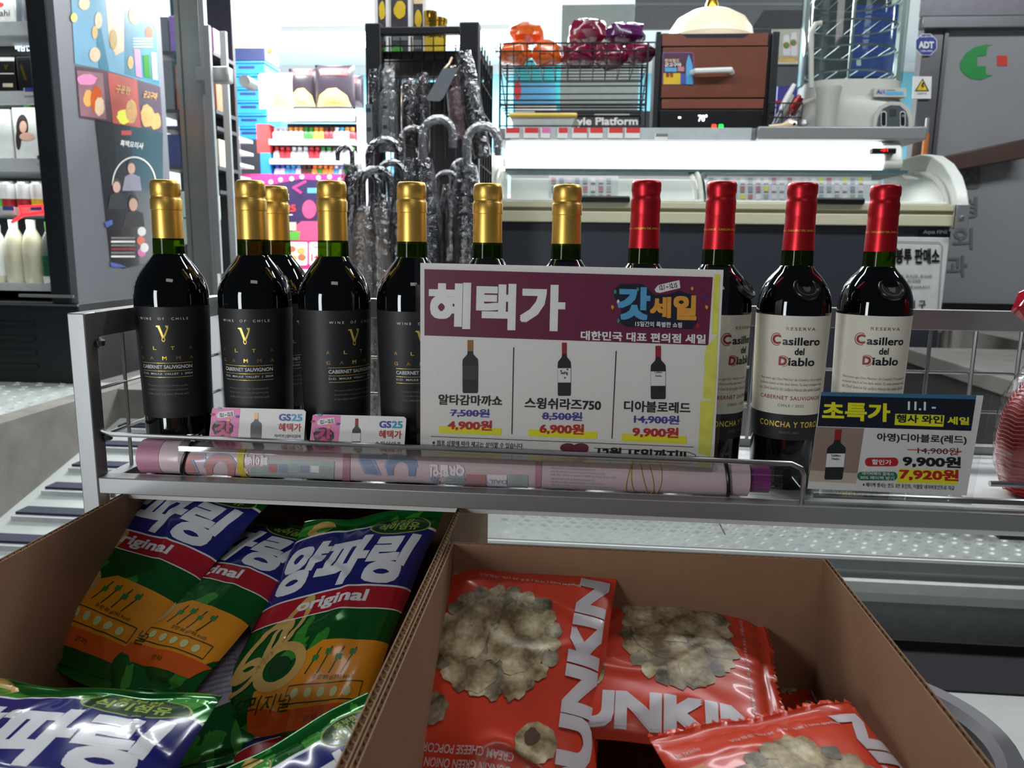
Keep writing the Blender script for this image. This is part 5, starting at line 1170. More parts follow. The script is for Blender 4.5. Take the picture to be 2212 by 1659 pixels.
# short folded umbrellas hanging upright on the mesh
def folded(lab, px, y0, y1, wpx, m, top, Y, lean=0):
    a, b = aty(px, y0, Y), aty(px + lean, y1, Y); r = wpx / FPX * Y / 2; d = b - a
    t = thing('folded_umbrella', lab, 'umbrella', b, 'short folded umbrellas')
    MB().tube([a + d * .25, a + d * .3, a + d * .6, a + d * .97, b], [r * .5, r * .9, r, r * .95, r * .7], m, 14).build('canopy', t)
    MB().tube([a, a + d * .05, a + d * .22, a + d * .27], [r * .4, r * .7, r * .62, r * .4], top, 12).build('handle', t)
    MB().tube([a - d * .03, a + d * .1, a + d * .5, b], [r * .9, r * 1.1, r * 1.15, r * 1.05], m_uw, 14, caps=False).build('plastic_sleeve', t)
folded('slim black folded umbrella against the left post of the rack', 808, 155, 330, 22, m_ub, m_ub, Yu - .02)
folded('grey wrapped folded umbrella with a flared plastic top', 838, 148, 330, 40, m_ug, m_ug, Yu - .03)
folded('black folded umbrella with a round brown handle', 884, 176, 320, 30, m_ub, m_ubr, Yu - .03)
folded('black folded umbrella with a long brown handle beside the tag', 914, 164, 330, 28, m_ub, m_ubr, Yu - .02)
folded('dusty pink folded umbrella behind the tag', 985, 150, 300, 42, m_upk, m_upk, Yu - .01, 12)
folded('black folded umbrella leaning on the right post of the rack', 1002, 120, 340, 36, m_ub, m_ub, Yu - .05, 40)
tg = thing('hang_tag', 'grey and dark green swing tag hanging tilted on the umbrella rack', 'tag', aty(950, 220, Yu - .1), None)
S = on_y(Yu - .1, .001)
sh_ = Print().poly([(957, 148), (990, 147), (958, 212), (950, 219), (925, 218), (921, 212)], m_cgr, 0).emit(S).build('tag_card', tg, ang=0)
sh_.modifiers.new('thick', 'SOLIDIFY').thickness = .003
Print().poly([(957, 150), (985, 150), (966, 186), (940, 184)], mat('tag_green', (44, 58, 52), .4), 1).oval(934, 203, 5, 4, m_white, 1).rect(930, 196, 950, 198, m_shd).oval(966, 160, 4, 5, m_leafg, 2).emit(S).build('printed_matter', sh_, ang=0)
MB().tube([aty(957, 152, Yu - .1), aty(970, 138, Yu - .09), aty(976, 125, Yu - .06)], .004, m_pc, 6).build('tag_string', tg)
for i, (px, y0, y1) in enumerate(((797, 225, 310), (832, 255, 305))):
    Yt = Yu - .07; x0, x1, z0, z1 = ext(px - 7, y0, px + 7, y1, Yt)
    t = thing('care_label', ('pale printed paper strip on the left post umbrellas', 'shorter pale printed paper strip between the folded umbrellas')[i], 'label', ((x0 + x1) / 2, Yt, z0), 'paper strips')
    c_ = MB().bx(x0, x1, Yt, Yt + .002, z0, z1, m_cgr).build('strip', t)
    Print().rect(x0 + .004, .1, x1 - .004, .11, m_shd).rect(x0 + .004, .04, x1 - .004, .05, m_shd).emit(lambda u, v, lay: Vector((u, Yt - .001, z0 + v))).build('printed_matter', c_, ang=0)
# ================================================================== ice-cream freezer
m_frz = mat('freezer_charcoal', (52, 55, 64), .45, .1, var=.03); m_crm = mat('freezer_cream', (206, 202, 172), .45, var=.03); m_fwh = mat('freezer_white', (222, 226, 218), .4, var=.02); m_fkh = mat('freezer_khaki', (150, 146, 118), .5, var=.03)
FX0, FX1, FY = -.36, 1.405, 3.1
fz = thing('ice_cream_freezer', 'long ice cream freezer with curved glass lids and a dark front', 'freezer', (.52, 3.45, ZT))
zr = lambda py: aty(1600, py, FY).z
MB().bx(FX0, FX1, FY + .02, 3.85, ZT + .04, zr(484), m_frz).build('front_body', fz, bev=.005)
MB().bx(FX0 + .05, FX1 - .05, FY + .05, 3.8, ZT, ZT + .04, m_blackp).build('plinth', fz)
MB().bx(FX0, FX1, FY, FY + .06, zr(484), zr(460), m_crm).build('lower_rim', fz, bev=.003)
MB().bx(FX0, FX1, FY + .008, FY + .06, zr(460), zr(452), m_fkh).build('rim_groove', fz)
MB().bx(FX0, FX1, FY, FY + .06, zr(452), zr(438), m_crm).build('upper_rim', fz, bev=.003)
# tub
MB().bx(FX0 + .02, FX1 - .02, 3.8, 3.84, zr(484), 1.5, m_fwh).build('rear_wall', fz); MB().bx(FX0 + .02, FX1 - .02, FY + .06, 3.8, zr(484) - .02, zr(484), m_fwh).build('tub_floor', fz)
# end cheeks
zz = zr(438)
prof = [(3.085, zr(488)), (3.085, zz), (3.11, zz + .05), (3.16, zz + .11), (3.24, zz + .165), (3.34, zz + .205), (3.46, zz + .225), (3.84, zz + .225), (3.84, zr(488))]
for x, nm in ((FX0 - .04, 'end_cheek'), (FX1, 'end_cheek')):
    MB().prism([(x, a, b) for a, b in prof], (.045, 0, 0), m_fwh).build(nm, fz, bev=.006, fix=True)
p = aty(2048, 462, FY); MB().bx(FX1, FX1 + .047, FY - .018, FY, zr(490), zz, m_alu).build('corner_plate', fz, bev=.002)
MB().lathe([(.008, 0), (.008, .004), (.004, .006)], m_alud, 12, M=Matrix.Translation((FX1 + .02, FY - .018, zr(466))) @ Matrix.Rotation(RAD(90), 4, 'X')).build('screw', fz)
# curved sliding glass lids
m_lid = clear('lid_glass', .04, rough=.05); m_lfr = mat('lid_frame', (196, 200, 190), .4)
arc = [(FY + .03, zz), (FY + .05, zz + .035), (FY + .09, zz + .075), (FY + .15, zz + .11), (FY + .24, zz + .14), (FY + .36, zz + .155)]
xs_ = aty(1512, 400, FY + .1).x
for x0, x1, off, hx in ((FX0 + .02, xs_, 0, 1305), (xs_ - .02, FX1 - .01, .012, 1808)):
    lid = MB().add([(x, a + off, b - off * .5) for a, b in arc for x in (x0, x1)], [(2 * i, 2 * i + 1, 2 * i + 3, 2 * i + 2) for i in range(len(arc) - 1)], m_lid).build('glass_lid', fz)
    for x in (x0, x1): MB().tube([(x, a + off, b - off * .5) for a, b in arc], .011, m_lfr, 6).build('lid_frame', lid)
    MB().tube([(x0, arc[0][0] + off, arc[0][1] + .004), (x1, arc[0][0] + off, arc[0][1] + .004)], .010, m_lfr, 6).build('lid_frame', lid)
    hxx = aty(hx, 432, FY).x
    MB().bx(hxx - .1, hxx + .1, FY - .015, FY + .035, zr(440), zr(426), m_blackp).build('lid_handle', lid, bev=.006)
MB().tube([(xs_ + .012, a + .004, b + .004) for a, b in arc], .006, m_blackp, 6).build('lid_gasket', fz)
# canopy lamp over the lids
cx0, cx1 = aty(1092, 335, 3.3).x, aty(1946, 335, 3.3).x; zc0, zc1 = aty(1500, 366, 3.3).z, aty(1500, 304, 3.3).z
m_can = mat('canopy_lamp', (250, 252, 255), .4, emit=1.5, var=0)
area('canopy_lamp_light', (.5, 3.42, zc0 - .03), (.5, 3.38, 0), 1.5, .1, 14, (.95, .98, 1))
cp = [(3.30, zc0), (3.285, zc0 + .03), (3.30, zc0 + .08), (3.33, zc1), (3.6, zc1), (3.6, zc0)]
xl_ = aty(1908, 335, 3.3).x
MB().prism([(cx0, a, b) for a, b in cp], (xl_ - cx0, 0, 0), m_can).build('canopy_lamp', fz, fix=True)
MB().prism([(xl_, a, b) for a, b in cp], (cx1 - xl_ + .01, 0, 0), m_fwh).build('canopy_end', fz, bev=.012, fix=True)
MB().bx(cx0, cx1 + .03, 3.29, 3.6, zc0 - .012, zc0, mat('canopy_underside', (70, 96, 100), .4)).build('canopy_edge', fz)
x0, x1, z0, z1 = ext(1884, 320, 1936, 332, 3.27); MB().bx(x0, x1, 3.268, 3.31, z0, z1, m_blackp).build('thermometer', fz, bev=.003)
Print().text('-21', 1910, 324, 16, 6, mat('red_digits', (255, 30, 40), .4, emit=2, var=0), .03, flip=-1).emit(on_y(3.266, .001)).build('red_digits', fz, ang=0)
x0 = aty(1990, 500, FY).x; x1 = aty(2052, 500, FY).x
MB().bx(x0, FX1, FY + .012, FY + .02, zr(511), zr(494), m_blackp).build('badge', fz); Print().text('Aqua FINE', 2021, 502, 54, 11, m_cgr, .02, flip=-1, shear=.2).emit(on_y(FY + .011, .0008)).build('badge_lettering', fz, ang=0)
# menu sheets behind the glass
for a, b, lab in ((1185, 1335, 'pale menu sheet of ice creams behind the left glass lid'), (1525, 1880, 'wide menu sheet of ice creams behind the right glass lid')):
    Ym = 3.3; t = thing('menu_sheet', lab, 'menu', (aty((a + b) / 2, 430, Ym).x, Ym, zr(484)), 'ice cream menu sheets')
    x0, x1, z0, z1 = ext(a, 376, b, 446, Ym); c_ = MB().bx(x0, x1, Ym, Ym + .003, zr(484), z1, mat('menu_paper', (206, 216, 220), .4)).build('sheet', t)
    P = Print(); n = int((b - a) / 17)
    for i in range(n):
        for j, py in enumerate((384, 402, 420)):
            P.rect(a + 6 + i * 17, py, a + 16 + i * 17, py + 10, random.choice((m_yelp, m_pale, m_gcy, m_gcy, m_white, m_pale, m_lil, m_coral)), 1); P.rect(a + 6 + i * 17, py + 12, a + 16 + i * 17, py + 14, m_cgr, 1)
    P.emit(on_y(Ym, .001)).build('printed_matter', c_, ang=0)
# notice plate on the freezer front
nt_ = thing('notice_plate', 'white notice plate with black Korean lettering on the freezer front', 'sign', (aty(1985, 600, FY).x, FY, zr(670)))
m_np = mat('notice_white', (206, 208, 206), .5)
x0, x1, z0, z1 = ext(1885, 512, 2046, 690, FY + .01)
c_ = MB().bx(x0, min(x1, FX1 - .003), FY + .01, FY + .018, z0, z1, m_np).build('plate', nt_, bev=.002)
P = Print().text('기봉투 판매소', 1973, 553, 114, 34, m_black, .035, flip=-1, rot=.5).text('화곡동, 화곡2동, 화곡4동', 1972, 597, 84, 8, m_scr, .01, flip=-1).text('화곡8동', 1975, 607, 30, 8, m_scr, .01, flip=-1).text('☎2604-8215', 1986, 620, 46, 9, m_scr, .01, flip=-1).text('강 서 구', 1970, 658, 60, 20, m_black, .02, flip=-1)
P.line([(1895, 521), (2028, 524), (2036, 532), (2026, 680)], 1.6, m_scr, 2)
P.emit(on_y(FY + .009, .0008)).build('printed_matter', c_, ang=0)
# counter top over the freezer
ZC = 1.545
ct = thing('counter_top', 'grey counter slab above the freezer with a steel edge', 'counter', (.5, 3.6, 1.494))
m_cnt = mat('counter_grey', (128, 132, 136), .45, .2)
xm = aty(1636, 295, 3.3).x
MB().bx(-.36, xm, 3.33, 3.92, 1.497, ZC, m_cnt).build('slab', ct, bev=.003); MB().bx(xm, 1.36, 3.3, 3.92, 1.497, ZC + .004, m_alu).build('steel_slab', ct, bev=.006)
MB().bx(-.3, xm - .02, 3.318, 3.33, 1.497, ZC, mat('price_channel', (186, 192, 194), .2)).build('price_channel', ct)
for px, w, m in ((1091, 31, m_redt), (1131, 32, m_redt), (1168, 20, m_pink), (1204, 22, m_redt), (1236, 32, m_redt), (1272, 30, m_redt), (1313, 32, m_redt), (1350, 32, m_redt)): tagp(px, 276, m, ct, Y=3.314, w=w, h=22)
tagp(1414, 289, m_cgr, ct, Y=3.314, w=28, h=12)
# ================================================================== wire basket rack on the counter
wr_ = thing('wire_rack', 'black wire basket rack holding bagged fruit on the counter', 'rack', (-.05, 3.6, ZC))
Y0, Y1 = 3.46, 3.78; wx0, wx1 = aty(1080, 200, Y0).x, aty(1396, 200, Y0).x
def zrow(py, Y=Y0): return aty(1240, py, Y).z
def loop(z, x0, x1, r=.0032): MB().tube([(x0, Y0, z), (x1, Y0, z), (x1, Y1, z), (x0, Y1, z)], r, m_blackm, 6, closed=True).build('wire', wr_)
loop(zrow(93), wx0 - .03, wx1 + .03); loop(zrow(110), wx0 - .02, wx1 + .02); loop(zrow(142), wx0, wx1)
for py in (186, 203, 216, 225, 272): loop(zrow(py), wx0, wx1)
for x in (wx0, wx1):
    for y_ in (Y0, Y1): MB().tube([(x, y_, ZC), (x, y_, zrow(93))], .005, m_blackm, 6).build('upright', wr_)
    MB().tube([(x, Y0, zrow(142)), (x, Y1, zrow(225))], .003, m_blackm, 5).build('brace', wr_)
for i in range(12): x = wx0 + (wx1 - wx0) * i / 11; MB().tube([(x, Y0, zrow(93)), (x, Y0 + .01, zrow(142)), (x, Y1, zrow(142)), (x, Y1, zrow(93))], .0022, m_blackm, 5).build('basket_wire', wr_)
for z in (zrow(142), zrow(225)):
    for i in range(5): y_ = Y0 + (Y1 - Y0) * (i + .5) / 5; MB().tube([(wx0, y_, z), (wx1, y_, z)], .0025, m_blackm, 5).build('deck_wire', wr_)
m_owr = mat('orange_wrap', (232, 104, 34), .22, var=.12, vs_=14, coat=.5); m_vwr = mat('wine_wrap', (122, 26, 56), .18, var=.2, vs_=14, coat=.5); m_pwr = mat('purple_wrap', (88, 32, 92), .18, var=.2, vs_=14, coat=.5); m_cellw = clear('clear_wrap_white', .2, bump=.6)
def lump(name, lab, x0, y0, x1, y1, Y, m, seed, group, sharp=0):
    a, b, c, d = ext(x0, y0, x1, y1, Y); t = thing(name, lab, 'food bag', ((a + b) / 2, Y, c), group); V = []; Fs = []; nu, nv = 22, 12
    for j in range(nv + 1):
        th = math.pi * j / nv
        for i in range(nu):
            ph = 6.283 * i / nu; d_ = Vector((math.sin(th) * math.cos(ph), math.sin(th) * math.sin(ph), math.cos(th))); k = 1 + .28 * noise.noise(d_ * 1.7 + Vector((seed, 0, 0))) + .12 * noise.noise(d_ * 5 + Vector((seed, 3, 0)))
            e = Vector((abs(d_.x) ** .7 * (1 if d_.x > 0 else -1), d_.y, abs(d_.z) ** .75 * (1 if d_.z > 0 else -1))) * k
            V.append(((a + b) / 2 + e.x * (b - a) / 2, Y + e.y * .07, (c + d) / 2 + e.z * (d - c) / 2))
    for j in range(nv):
        for i in range(nu): Fs.append((j * nu + i, (j + 1) * nu + i, (j + 1) * nu + (i + 1) % nu, j * nu + (i + 1) % nu))
    MB().add(V, Fs, m).build('wrapped_food', t, ang=28 if sharp else 60)
    xm_, zm_ = (a + b) / 2, c + (d - c) * .22
    MB().lathe([((b - a) * .2, -.02), ((b - a) * .4, 0), ((b - a) * .46, .03)], m_cellw, 18, (xm_, Y, zm_), caps=False).build('clear_tray', t)
lump('food_bag', 'upright orange bag on top of the wire rack', 1098, 52, 1172, 96, 3.64, m_owr, 1, 'orange food bags', 1)
lump('food_bag', 'orange bag at the left end of the wire basket', 1078, 90, 1146, 140, 3.56, m_owr, 2, 'orange food bags')
lump('food_bag', 'orange bag second from the left in the wire basket', 1146, 92, 1214, 141, 3.57, m_owr, 3, 'orange food bags')
lump('food_bag', 'tall wine-red bag standing up at the middle of the wire rack', 1230, 42, 1310, 100, 3.65, m_vwr, 4, 'dark red food bags', 1)
lump('food_bag', 'purple bag standing up at the right of the wire rack', 1308, 50, 1392, 98, 3.65, m_pwr, 5, 'dark red food bags', 1)
lump('food_bag', 'wine-red bag in the middle of the wire basket', 1214, 96, 1285, 144, 3.56, m_vwr, 6, 'dark red food bags')
lump('food_bag', 'wine-red bag right of the middle in the wire basket', 1280, 96, 1350, 146, 3.57, m_vwr, 7, 'dark red food bags')
lump('food_bag', 'wine-red bag at the right end of the wire basket', 1345, 96, 1412, 136, 3.58, m_vwr, 8, 'dark red food bags')
# yellow-rimmed tray under the rack
ty = thing('serving_tray', 'white tray with a yellow rim under the wire rack', 'tray', (aty(1172, 275, 3.56).x, 3.56, ZC))
a, b, c, d = ext(1103, 249, 1244, 276, 3.5)
MB().add([(a + .03, 3.48, ZC), (b - .03, 3.48, ZC), (b, 3.46, d - .01), (a, 3.46, d - .01), (a + .03, 3.68, ZC), (b - .03, 3.68, ZC), (b, 3.7, d - .01), (a, 3.7, d - .01)], [(0, 1, 2, 3), (1, 5, 6, 2), (5, 4, 7, 6), (4, 0, 3, 7), (0, 4, 5, 1)], m_cart).build('tray_body', ty)
MB().tube([(a, 3.46, d - .006), (b, 3.46, d - .006), (b, 3.7, d - .006), (a, 3.7, d - .006)], .009, m_ycup, 8, closed=True).build('tray_rim', ty)
# ================================================================== roasting oven with a dome lamp
m_wood = mat('oven_brown_panel', (112, 62, 44), .35, var=.1, vs_=16, coat=.2); m_wood2 = mat('oven_red_brown', (122, 70, 54), .35, var=.1, vs_=16)
Yo = 3.46
ov = thing('roasting_oven', 'brown drawer oven with a white handle on the counter', 'oven', (.55, 3.65, ZC))
def pb_(x0, y0, x1, y1, Y, dep, m, nm, par, bev=.003): a, b, c, d = ext(x0, y0, x1, y1, Y); return MB().bx(a, b, Y, Y + dep, c, d, m).build(nm, par, bev=bev)
a, b, c, d = ext(1421, 72, 1676, 288, Yo + .015)
MB().bx(a, b, Yo + .015, Yo + .36, ZC, d, m_blackm).build('cabinet', ov, bev=.004)
pb_(1662, 68, 1678, 287, Yo - .01, .03, m_blackm, 'side_post', ov); pb_(1413, 68, 1424, 287, Yo - .01, .03, m_blackm, 'side_post', ov)
S = on_y(Yo, .001)
P3 = [aty(px, py, Yo) for px, py in ((1430, 72), (1470, 72), (1484, 82), (1606, 82), (1620, 72), (1660, 70), (1658, 98), (1430, 99))]
MB().prism(P3, (0, .02, 0), m_wood2).build('top_panel', ov, fix=True)
dw = pb_(1430, 101, 1656, 211, Yo - .006, .024, m_wood, 'drawer_front', ov)
pb_(1429, 213, 1650, 235, Yo, .02, m_wood2, 'lower_panel', ov); cpn = pb_(1424, 237, 1648, 287, Yo, .02, m_blackp, 'control_panel', ov)
h0, h1, hz0, hz1 = ext(1497, 139, 1585, 153, Yo - .04)
MB().tube([(h0, Yo - .005, hz0), (h0 + .01, Yo - .04, hz0), (h1 - .01, Yo - .04, hz0 + .004), (h1, Yo - .005, hz0)], .011, m_white, 8).build('handle', dw)
st = Print().rrect(1431, 113, 1499, 184, 6, m_pur, 0).emit(on_y(Yo - .007, .001)).build('sticker', dw, ang=0)
m_stk = mat('sticker_plum', (86, 52, 74), .4)
Print().rrect(1432, 114, 1498, 183, 5, m_stk, 1).rect(1433, 158, 1470, 182, m_ycup, 2).rect(1470, 160, 1497, 182, m_bluet, 2).text('편의점도', 1452, 131, 32, 8, m_pc, .02, flip=-1, lay=3).text('군고구마', 1454, 140, 36, 9, m_white, .03, flip=-1, lay=3).rect(1436, 146, 1462, 155, m_sky, 3).rect(1464, 144, 1478, 154, m_coral, 3).poly([(1484, 128), (1488, 118), (1492, 128), (1496, 140), (1497, 182), (1482, 182), (1482, 140)], m_sky, 4).text('증정', 1446, 162, 16, 9, m_mar2, .03, flip=-1, lay=3).emit(on_y(Yo - .007, .001)).build('sticker_print', st, ang=0)
m_dig = mat('white_digits', (240, 244, 255), .4, emit=2, var=0)
Print().text('70°', 1518, 255, 20, 15, m_dig, .03, flip=-1).rect(1465, 252, 1471, 256, m_dig).rrect(1537, 268, 1548, 280, 3, mat('red_button', (255, 70, 40), .4, emit=1.2, var=0), 1).rrect(1552, 268, 1563, 280, 3, mat('green_button', (40, 230, 90), .4, emit=1.2, var=0), 1).emit(on_y(Yo - .001, .001)).build('lit_digits', cpn, ang=0)
dm = thing('dome_lamp', 'cream dome lamp shining on top of the oven', 'lamp', (aty(1535, 70, Yo + .2).x, Yo + .2, ext(1421, 72, 1676, 288, Yo + .015)[3]))
xd = aty(1535, 60, Yo + .2).x; rd = (aty(1628, 60, Yo + .2).x - aty(1442, 60, Yo + .2).x) / 2; zd0 = ext(1421, 72, 1676, 288, Yo + .015)[3]; zd1 = aty(1535, 22, Yo + .2).z
Hd = zd1 - zd0
m_dome = mat('dome_glow', (246, 232, 200), .35, emit=.35, var=.04)
MB().lathe([(rd * .95, 0), (rd, Hd * .15), (rd * .96, Hd * .4), (rd * .8, Hd * .7), (rd * .5, Hd * .92), (rd * .2, Hd), (.001, Hd)], m_dome, 36, (xd, Yo + .2, zd0)).build('dome', dm)
MB().lathe([(.03, 0), (.03, .02), (.018, .05), (.012, .09)], m_gold, 16, (xd, Yo + .2, zd1)).build('finial', dm)
# ================================================================== steamer with glass cylinder
m_stm = mat('steamer_grey', (186, 186, 178), .42, var=.03); m_stg = clear('steamer_glass', .03, tint=(226, 236, 234))
Ys = 3.62; sx0, sx1 = aty(1728, 260, Ys - .15).x, aty(1974, 260, Ys - .15).x; scx = (sx0 + sx1) / 2; hw_ = (sx1 - sx0) / 2
sm = thing('bun_steamer', 'pale grey bun steamer with a tall glass cylinder on the counter', 'steamer', (scx, Ys, ZC))
def superell(w, d, n=40, e=3.0): return [(w * abs(math.cos(6.283 * i / n)) ** (2 / e) * (1 if math.cos(6.283 * i / n) > 0 else -1), d * abs(math.sin(6.283 * i / n)) ** (2 / e) * (1 if math.sin(6.283 * i / n) > 0 else -1)) for i in range(n)]
def loft(levels, m, nm, par, n=40, caps=True, e=3.0):
    V = []; Fs = []
    for w, d, z in levels: V += [(scx + x, Ys + y, z) for x, y in superell(w, d, n, e)]
    for i in range(len(levels) - 1):
        for j in range(n): Fs.append((i * n + j, i * n + (j + 1) % n, (i + 1) * n + (j + 1) % n, (i + 1) * n + j))
    if caps: Fs += [tuple(range(n - 1, -1, -1)), tuple(range((len(levels) - 1) * n, len(levels) * n))]
    return MB().add(V, Fs, m).build(nm, par)
zb_ = aty(1850, 168, Ys - .17).z; zmid = aty(1850, 208, Ys - .17).z
ZC2 = ZC + .004
bs_ = loft([(hw_, .18, ZC2), (hw_, .18, ZC2 + .06), (hw_ * .97, .175, zmid - .02), (hw_ * .9, .165, zmid), (hw_ * .88, .16, zmid + .004), (hw_ * .86, .155, zb_)], m_stm, 'base', sm)
gy = loft([(hw_ * .90, .15, zb_), (hw_ * .90, .15, zb_ + .62)], m_stg, 'glass_cylinder', sm, caps=False)
for sx in (-1, 1): MB().bx(scx + sx * hw_ * .86 - .008, scx + sx * hw_ * .86 + .008, Ys - .02, Ys + .02, zb_, zb_ + .6, m_alu).build('glass_frame', sm)
MB().tube([(scx, Ys, zb_ - .01), (scx, Ys, zb_ + .6)], .008, m_alud, 8).build('center_rod', sm)
for i in range(4):
    z = zb_ + .04 + i * .10; w, d = hw_ * .78, .13
    MB().tube([(scx + w * math.cos(6.283 * j / 28), Ys + d * math.sin(6.283 * j / 28), z) for j in range(28)], .004, m_alud, 6, closed=True).build('tier_ring', sm)
    for j in range(7): a = math.pi * (j + .5) / 7; MB().tube([(scx + w * math.cos(a), Ys - d * math.sin(a), z), (scx + w * math.cos(a), Ys + d * math.sin(a), z)], .0024, m_alud, 5).build('tier_wire', sm)
Yf_ = Ys - .18
a, b, c, d = ext(1758, 190, 1816, 286, Yf_ - .03)
MB().lathe([((b - a) * .32, 0), ((b - a) * .36, .02), ((b - a) * .44, d - ZC - .03), ((b - a) * .5, d - ZC - .008), ((b - a) * .5, d - ZC)], m_stm, 24, ((a + b) / 2, Yf_ - .02, ZC2)).build('water_cup', sm)
arch = [(1884, 286), (1890, 246), (1902, 228), (1922, 219), (1945, 220), (1962, 232), (1970, 250), (1972, 286)]
ar2 = [(1893, 284), (1898, 252), (1908, 234), (1924, 227), (1944, 228), (1957, 240), (1962, 256), (1963, 284)]
MB().prism([aty(x, y, Yf_ - .012) for x, y in arch], (0, .09, 0), m_stm).build('panel_surround', sm, fix=True)
pnl = MB().prism([aty(x, y, Yf_ - .016) for x, y in ar2], (0, .01, 0), mat('steamer_panel', (78, 84, 86), .3)).build('control_panel', sm, fix=True)
P = Print()
for x in (1909, 1950): P.rrect(x - 6, 240, x + 6, 274, 5, m_cart, 1); P.rrect(x - 4.5, 242, x + 4.5, 272, 4, m_blackp, 2)
P.oval(1951, 250, 3, 3, m_cgr, 3); P.rect(1922, 236, 1936, 250, m_shd, 1)
P.emit(on_y(Yf_ - .017, .001)).build('buttons', pnl, ang=0)
Print().text('Ai1', 1902, 198, 18, 9, m_bluet, .02, flip=-1).rect(1913, 198, 1952, 205, m_sky).rect(1915, 194, 1934, 195.5, m_cgr).emit(on_y(Yf_ - .004, .001)).build('badge_print', sm, ang=0)
MB().prism([aty(x, y, Yf_ - .004) for x, y in ((1888, 190), (1958, 190), (1958, 209), (1888, 209))], (0, .05, 0), m_stm).build('badge_plate', sm, fix=True)
MB().tube([aty(1752, 190, Yf_), aty(1752, 70, Yf_), aty(1762, 52, Yf_), aty(1775, 50, Yf_)], .011, m_stm, 8).build('door_handle', sm)
# ================================================================== tongs in a wire basket, small things on the counter
Yt = 3.42
bk = thing('tongs_basket', 'small wire basket with cooking tongs beside the steamer', 'basket', (aty(1700, 280, Yt).x, Yt + .05, ZC))
bx0, bx1 = aty(1662, 250, Yt).x, aty(1732, 250, Yt).x; zt_ = aty(1700, 223, Yt).z
for z in (ZC + .004, (ZC + zt_) / 2, zt_): MB().tube([(bx0, Yt, z), (bx1, Yt, z), (bx1, Yt + .1, z), (bx0, Yt + .1, z)], .003, m_blackm, 5, closed=True).build('basket_wire', bk)
for i in range(6): x = bx0 + (bx1 - bx0) * i / 5; MB().tube([(x, Yt, ZC), (x, Yt, zt_)], .0016, m_blackm, 5).build('basket_wire', bk); MB().tube([(x, Yt + .1, ZC), (x, Yt + .1, zt_)], .0016, m_blackm, 5).build('basket_wire', bk)
m_rtg = mat('red_tong_grip', (190, 30, 36), .3)
for i, (x0, y0, x1, y1, m, nm) in enumerate(((1664, 276, 1716, 182, m_white, 'white-handled tongs'), (1672, 274, 1712, 205, m_pgr, 'pale tongs with dark joints'), (1670, 280, 1728, 206, m_rtg, 'red-handled tongs'), (1694, 276, 1732, 212, mat('dark_red_grip', (120, 20, 28), .3), 'dark red tongs'))):
    a_, b_ = aty(x0, y0, Yt + .03 + .015 * i), aty(x1, y1, Yt + .03 + .015 * i)
    t = thing('tongs', nm + ' standing in the wire basket', 'tongs', a_, 'tongs in the basket'); d_ = (b_ - a_)
    MB().tube([a_, a_ + d_ * .5], [.003, .006], m_alu, 6).build('steel_arm', t); MB().tube([a_ + d_ * .42, a_ + d_ * .7, b_], [.008, .012, .009], m, 8).build('grip', t)
    MB().tube([a_ + Vector((.012, .004, 0)), a_ + d_ * .6 + Vector((.016, .004, 0))], [.003, .006], m_alu, 6).build('steel_arm', t)
t = thing('scoop_handle', 'cream scoop lying on the counter in front of the basket', 'scoop', aty(1690, 286, 3.38))
z = ZC + .018; xA, xB = aty(1660, 284, 3.36).x, aty(1718, 280, 3.36).x
MB().tube([(xA, 3.36, z - .008), ((xA + xB) / 2, 3.36, z - .004), (xB - .03, 3.36, z + .004), (xB, 3.36, z)], [.008, .01, .02, .016], m_pc, 10).build('scoop_body', t); MB().lathe([(.006, 0), (.006, .003)], m_blackp, 10, M=Matrix.Translation((xB - .01, 3.342, z)) @ Matrix.Rotation(RAD(90), 4, 'X')).build('scoop_hole', t)
vessel('salt_shaker', 'little steel shaker on the counter in front of the steamer', 'shaker', 1736, 258, ZC, 3.38, [(.026, 0, 0, 'foot'), (.022, .25, 0, 'foot'), (.012, .3, 1, 'body'), (.017, .55, 1, 'body'), (.012, .9, 1, 'body'), (.004, 1, 1, 'body')], [m_alud, m_alu], None)
# ================================================================== behind the counter
def panel(name, lab, cat, x0, y0, x1, y1, Y, m, prt=None, dep=.02, group=None): return box_thing(name, lab, cat, x0, y0, x1, y1, Y, dep, m, group, 0, prt, 'board', .002)
panel('grey_board', 'plain pale grey board behind the wire rack', 'board', 1205, 10, 1370, 830, 4.5, mat('board_pale_grey', (166, 178, 174), .5))
panel('gradient_poster', 'turquoise poster behind the left part of the wire rack', 'poster', 1105, 128, 1204, 830, 4.6, mat('turquoise_print', (60, 190, 200), .5), lambda P: (P.rect(1110, 180, 1200, 230, m_sky, 1), P.oval(1118, 195, 8, 20, m_redt, 2), P.rect(1112, 228, 1202, 330, m_white, 2)))
panel('shop_sign', 'dark strip sign with white lettering behind the tray', 'sign', 1150, 240, 1402, 830, 4.42, mat('sign_charcoal', (58, 62, 68), .4), lambda P: (P.text('Lifestyle Platform', 1284, 264, 188, 22, m_white, .03, flip=-1), P.rect(1284, 246, 1360, 250, m_pgr)))
panel('dark_cabinet', 'dark grey overhead cabinet behind the oven dome', 'cabinet', 1372, -60, 1740, 62, 4.3, mat('cabinet_grey', (96, 102, 108), .5), lambda P: (P.poly([(1625, 60), (1650, 22), (1740, 22), (1740, 60)], m_shd, 1), P.rect(1372, 6, 1740, 12, m_cgr, 1)))
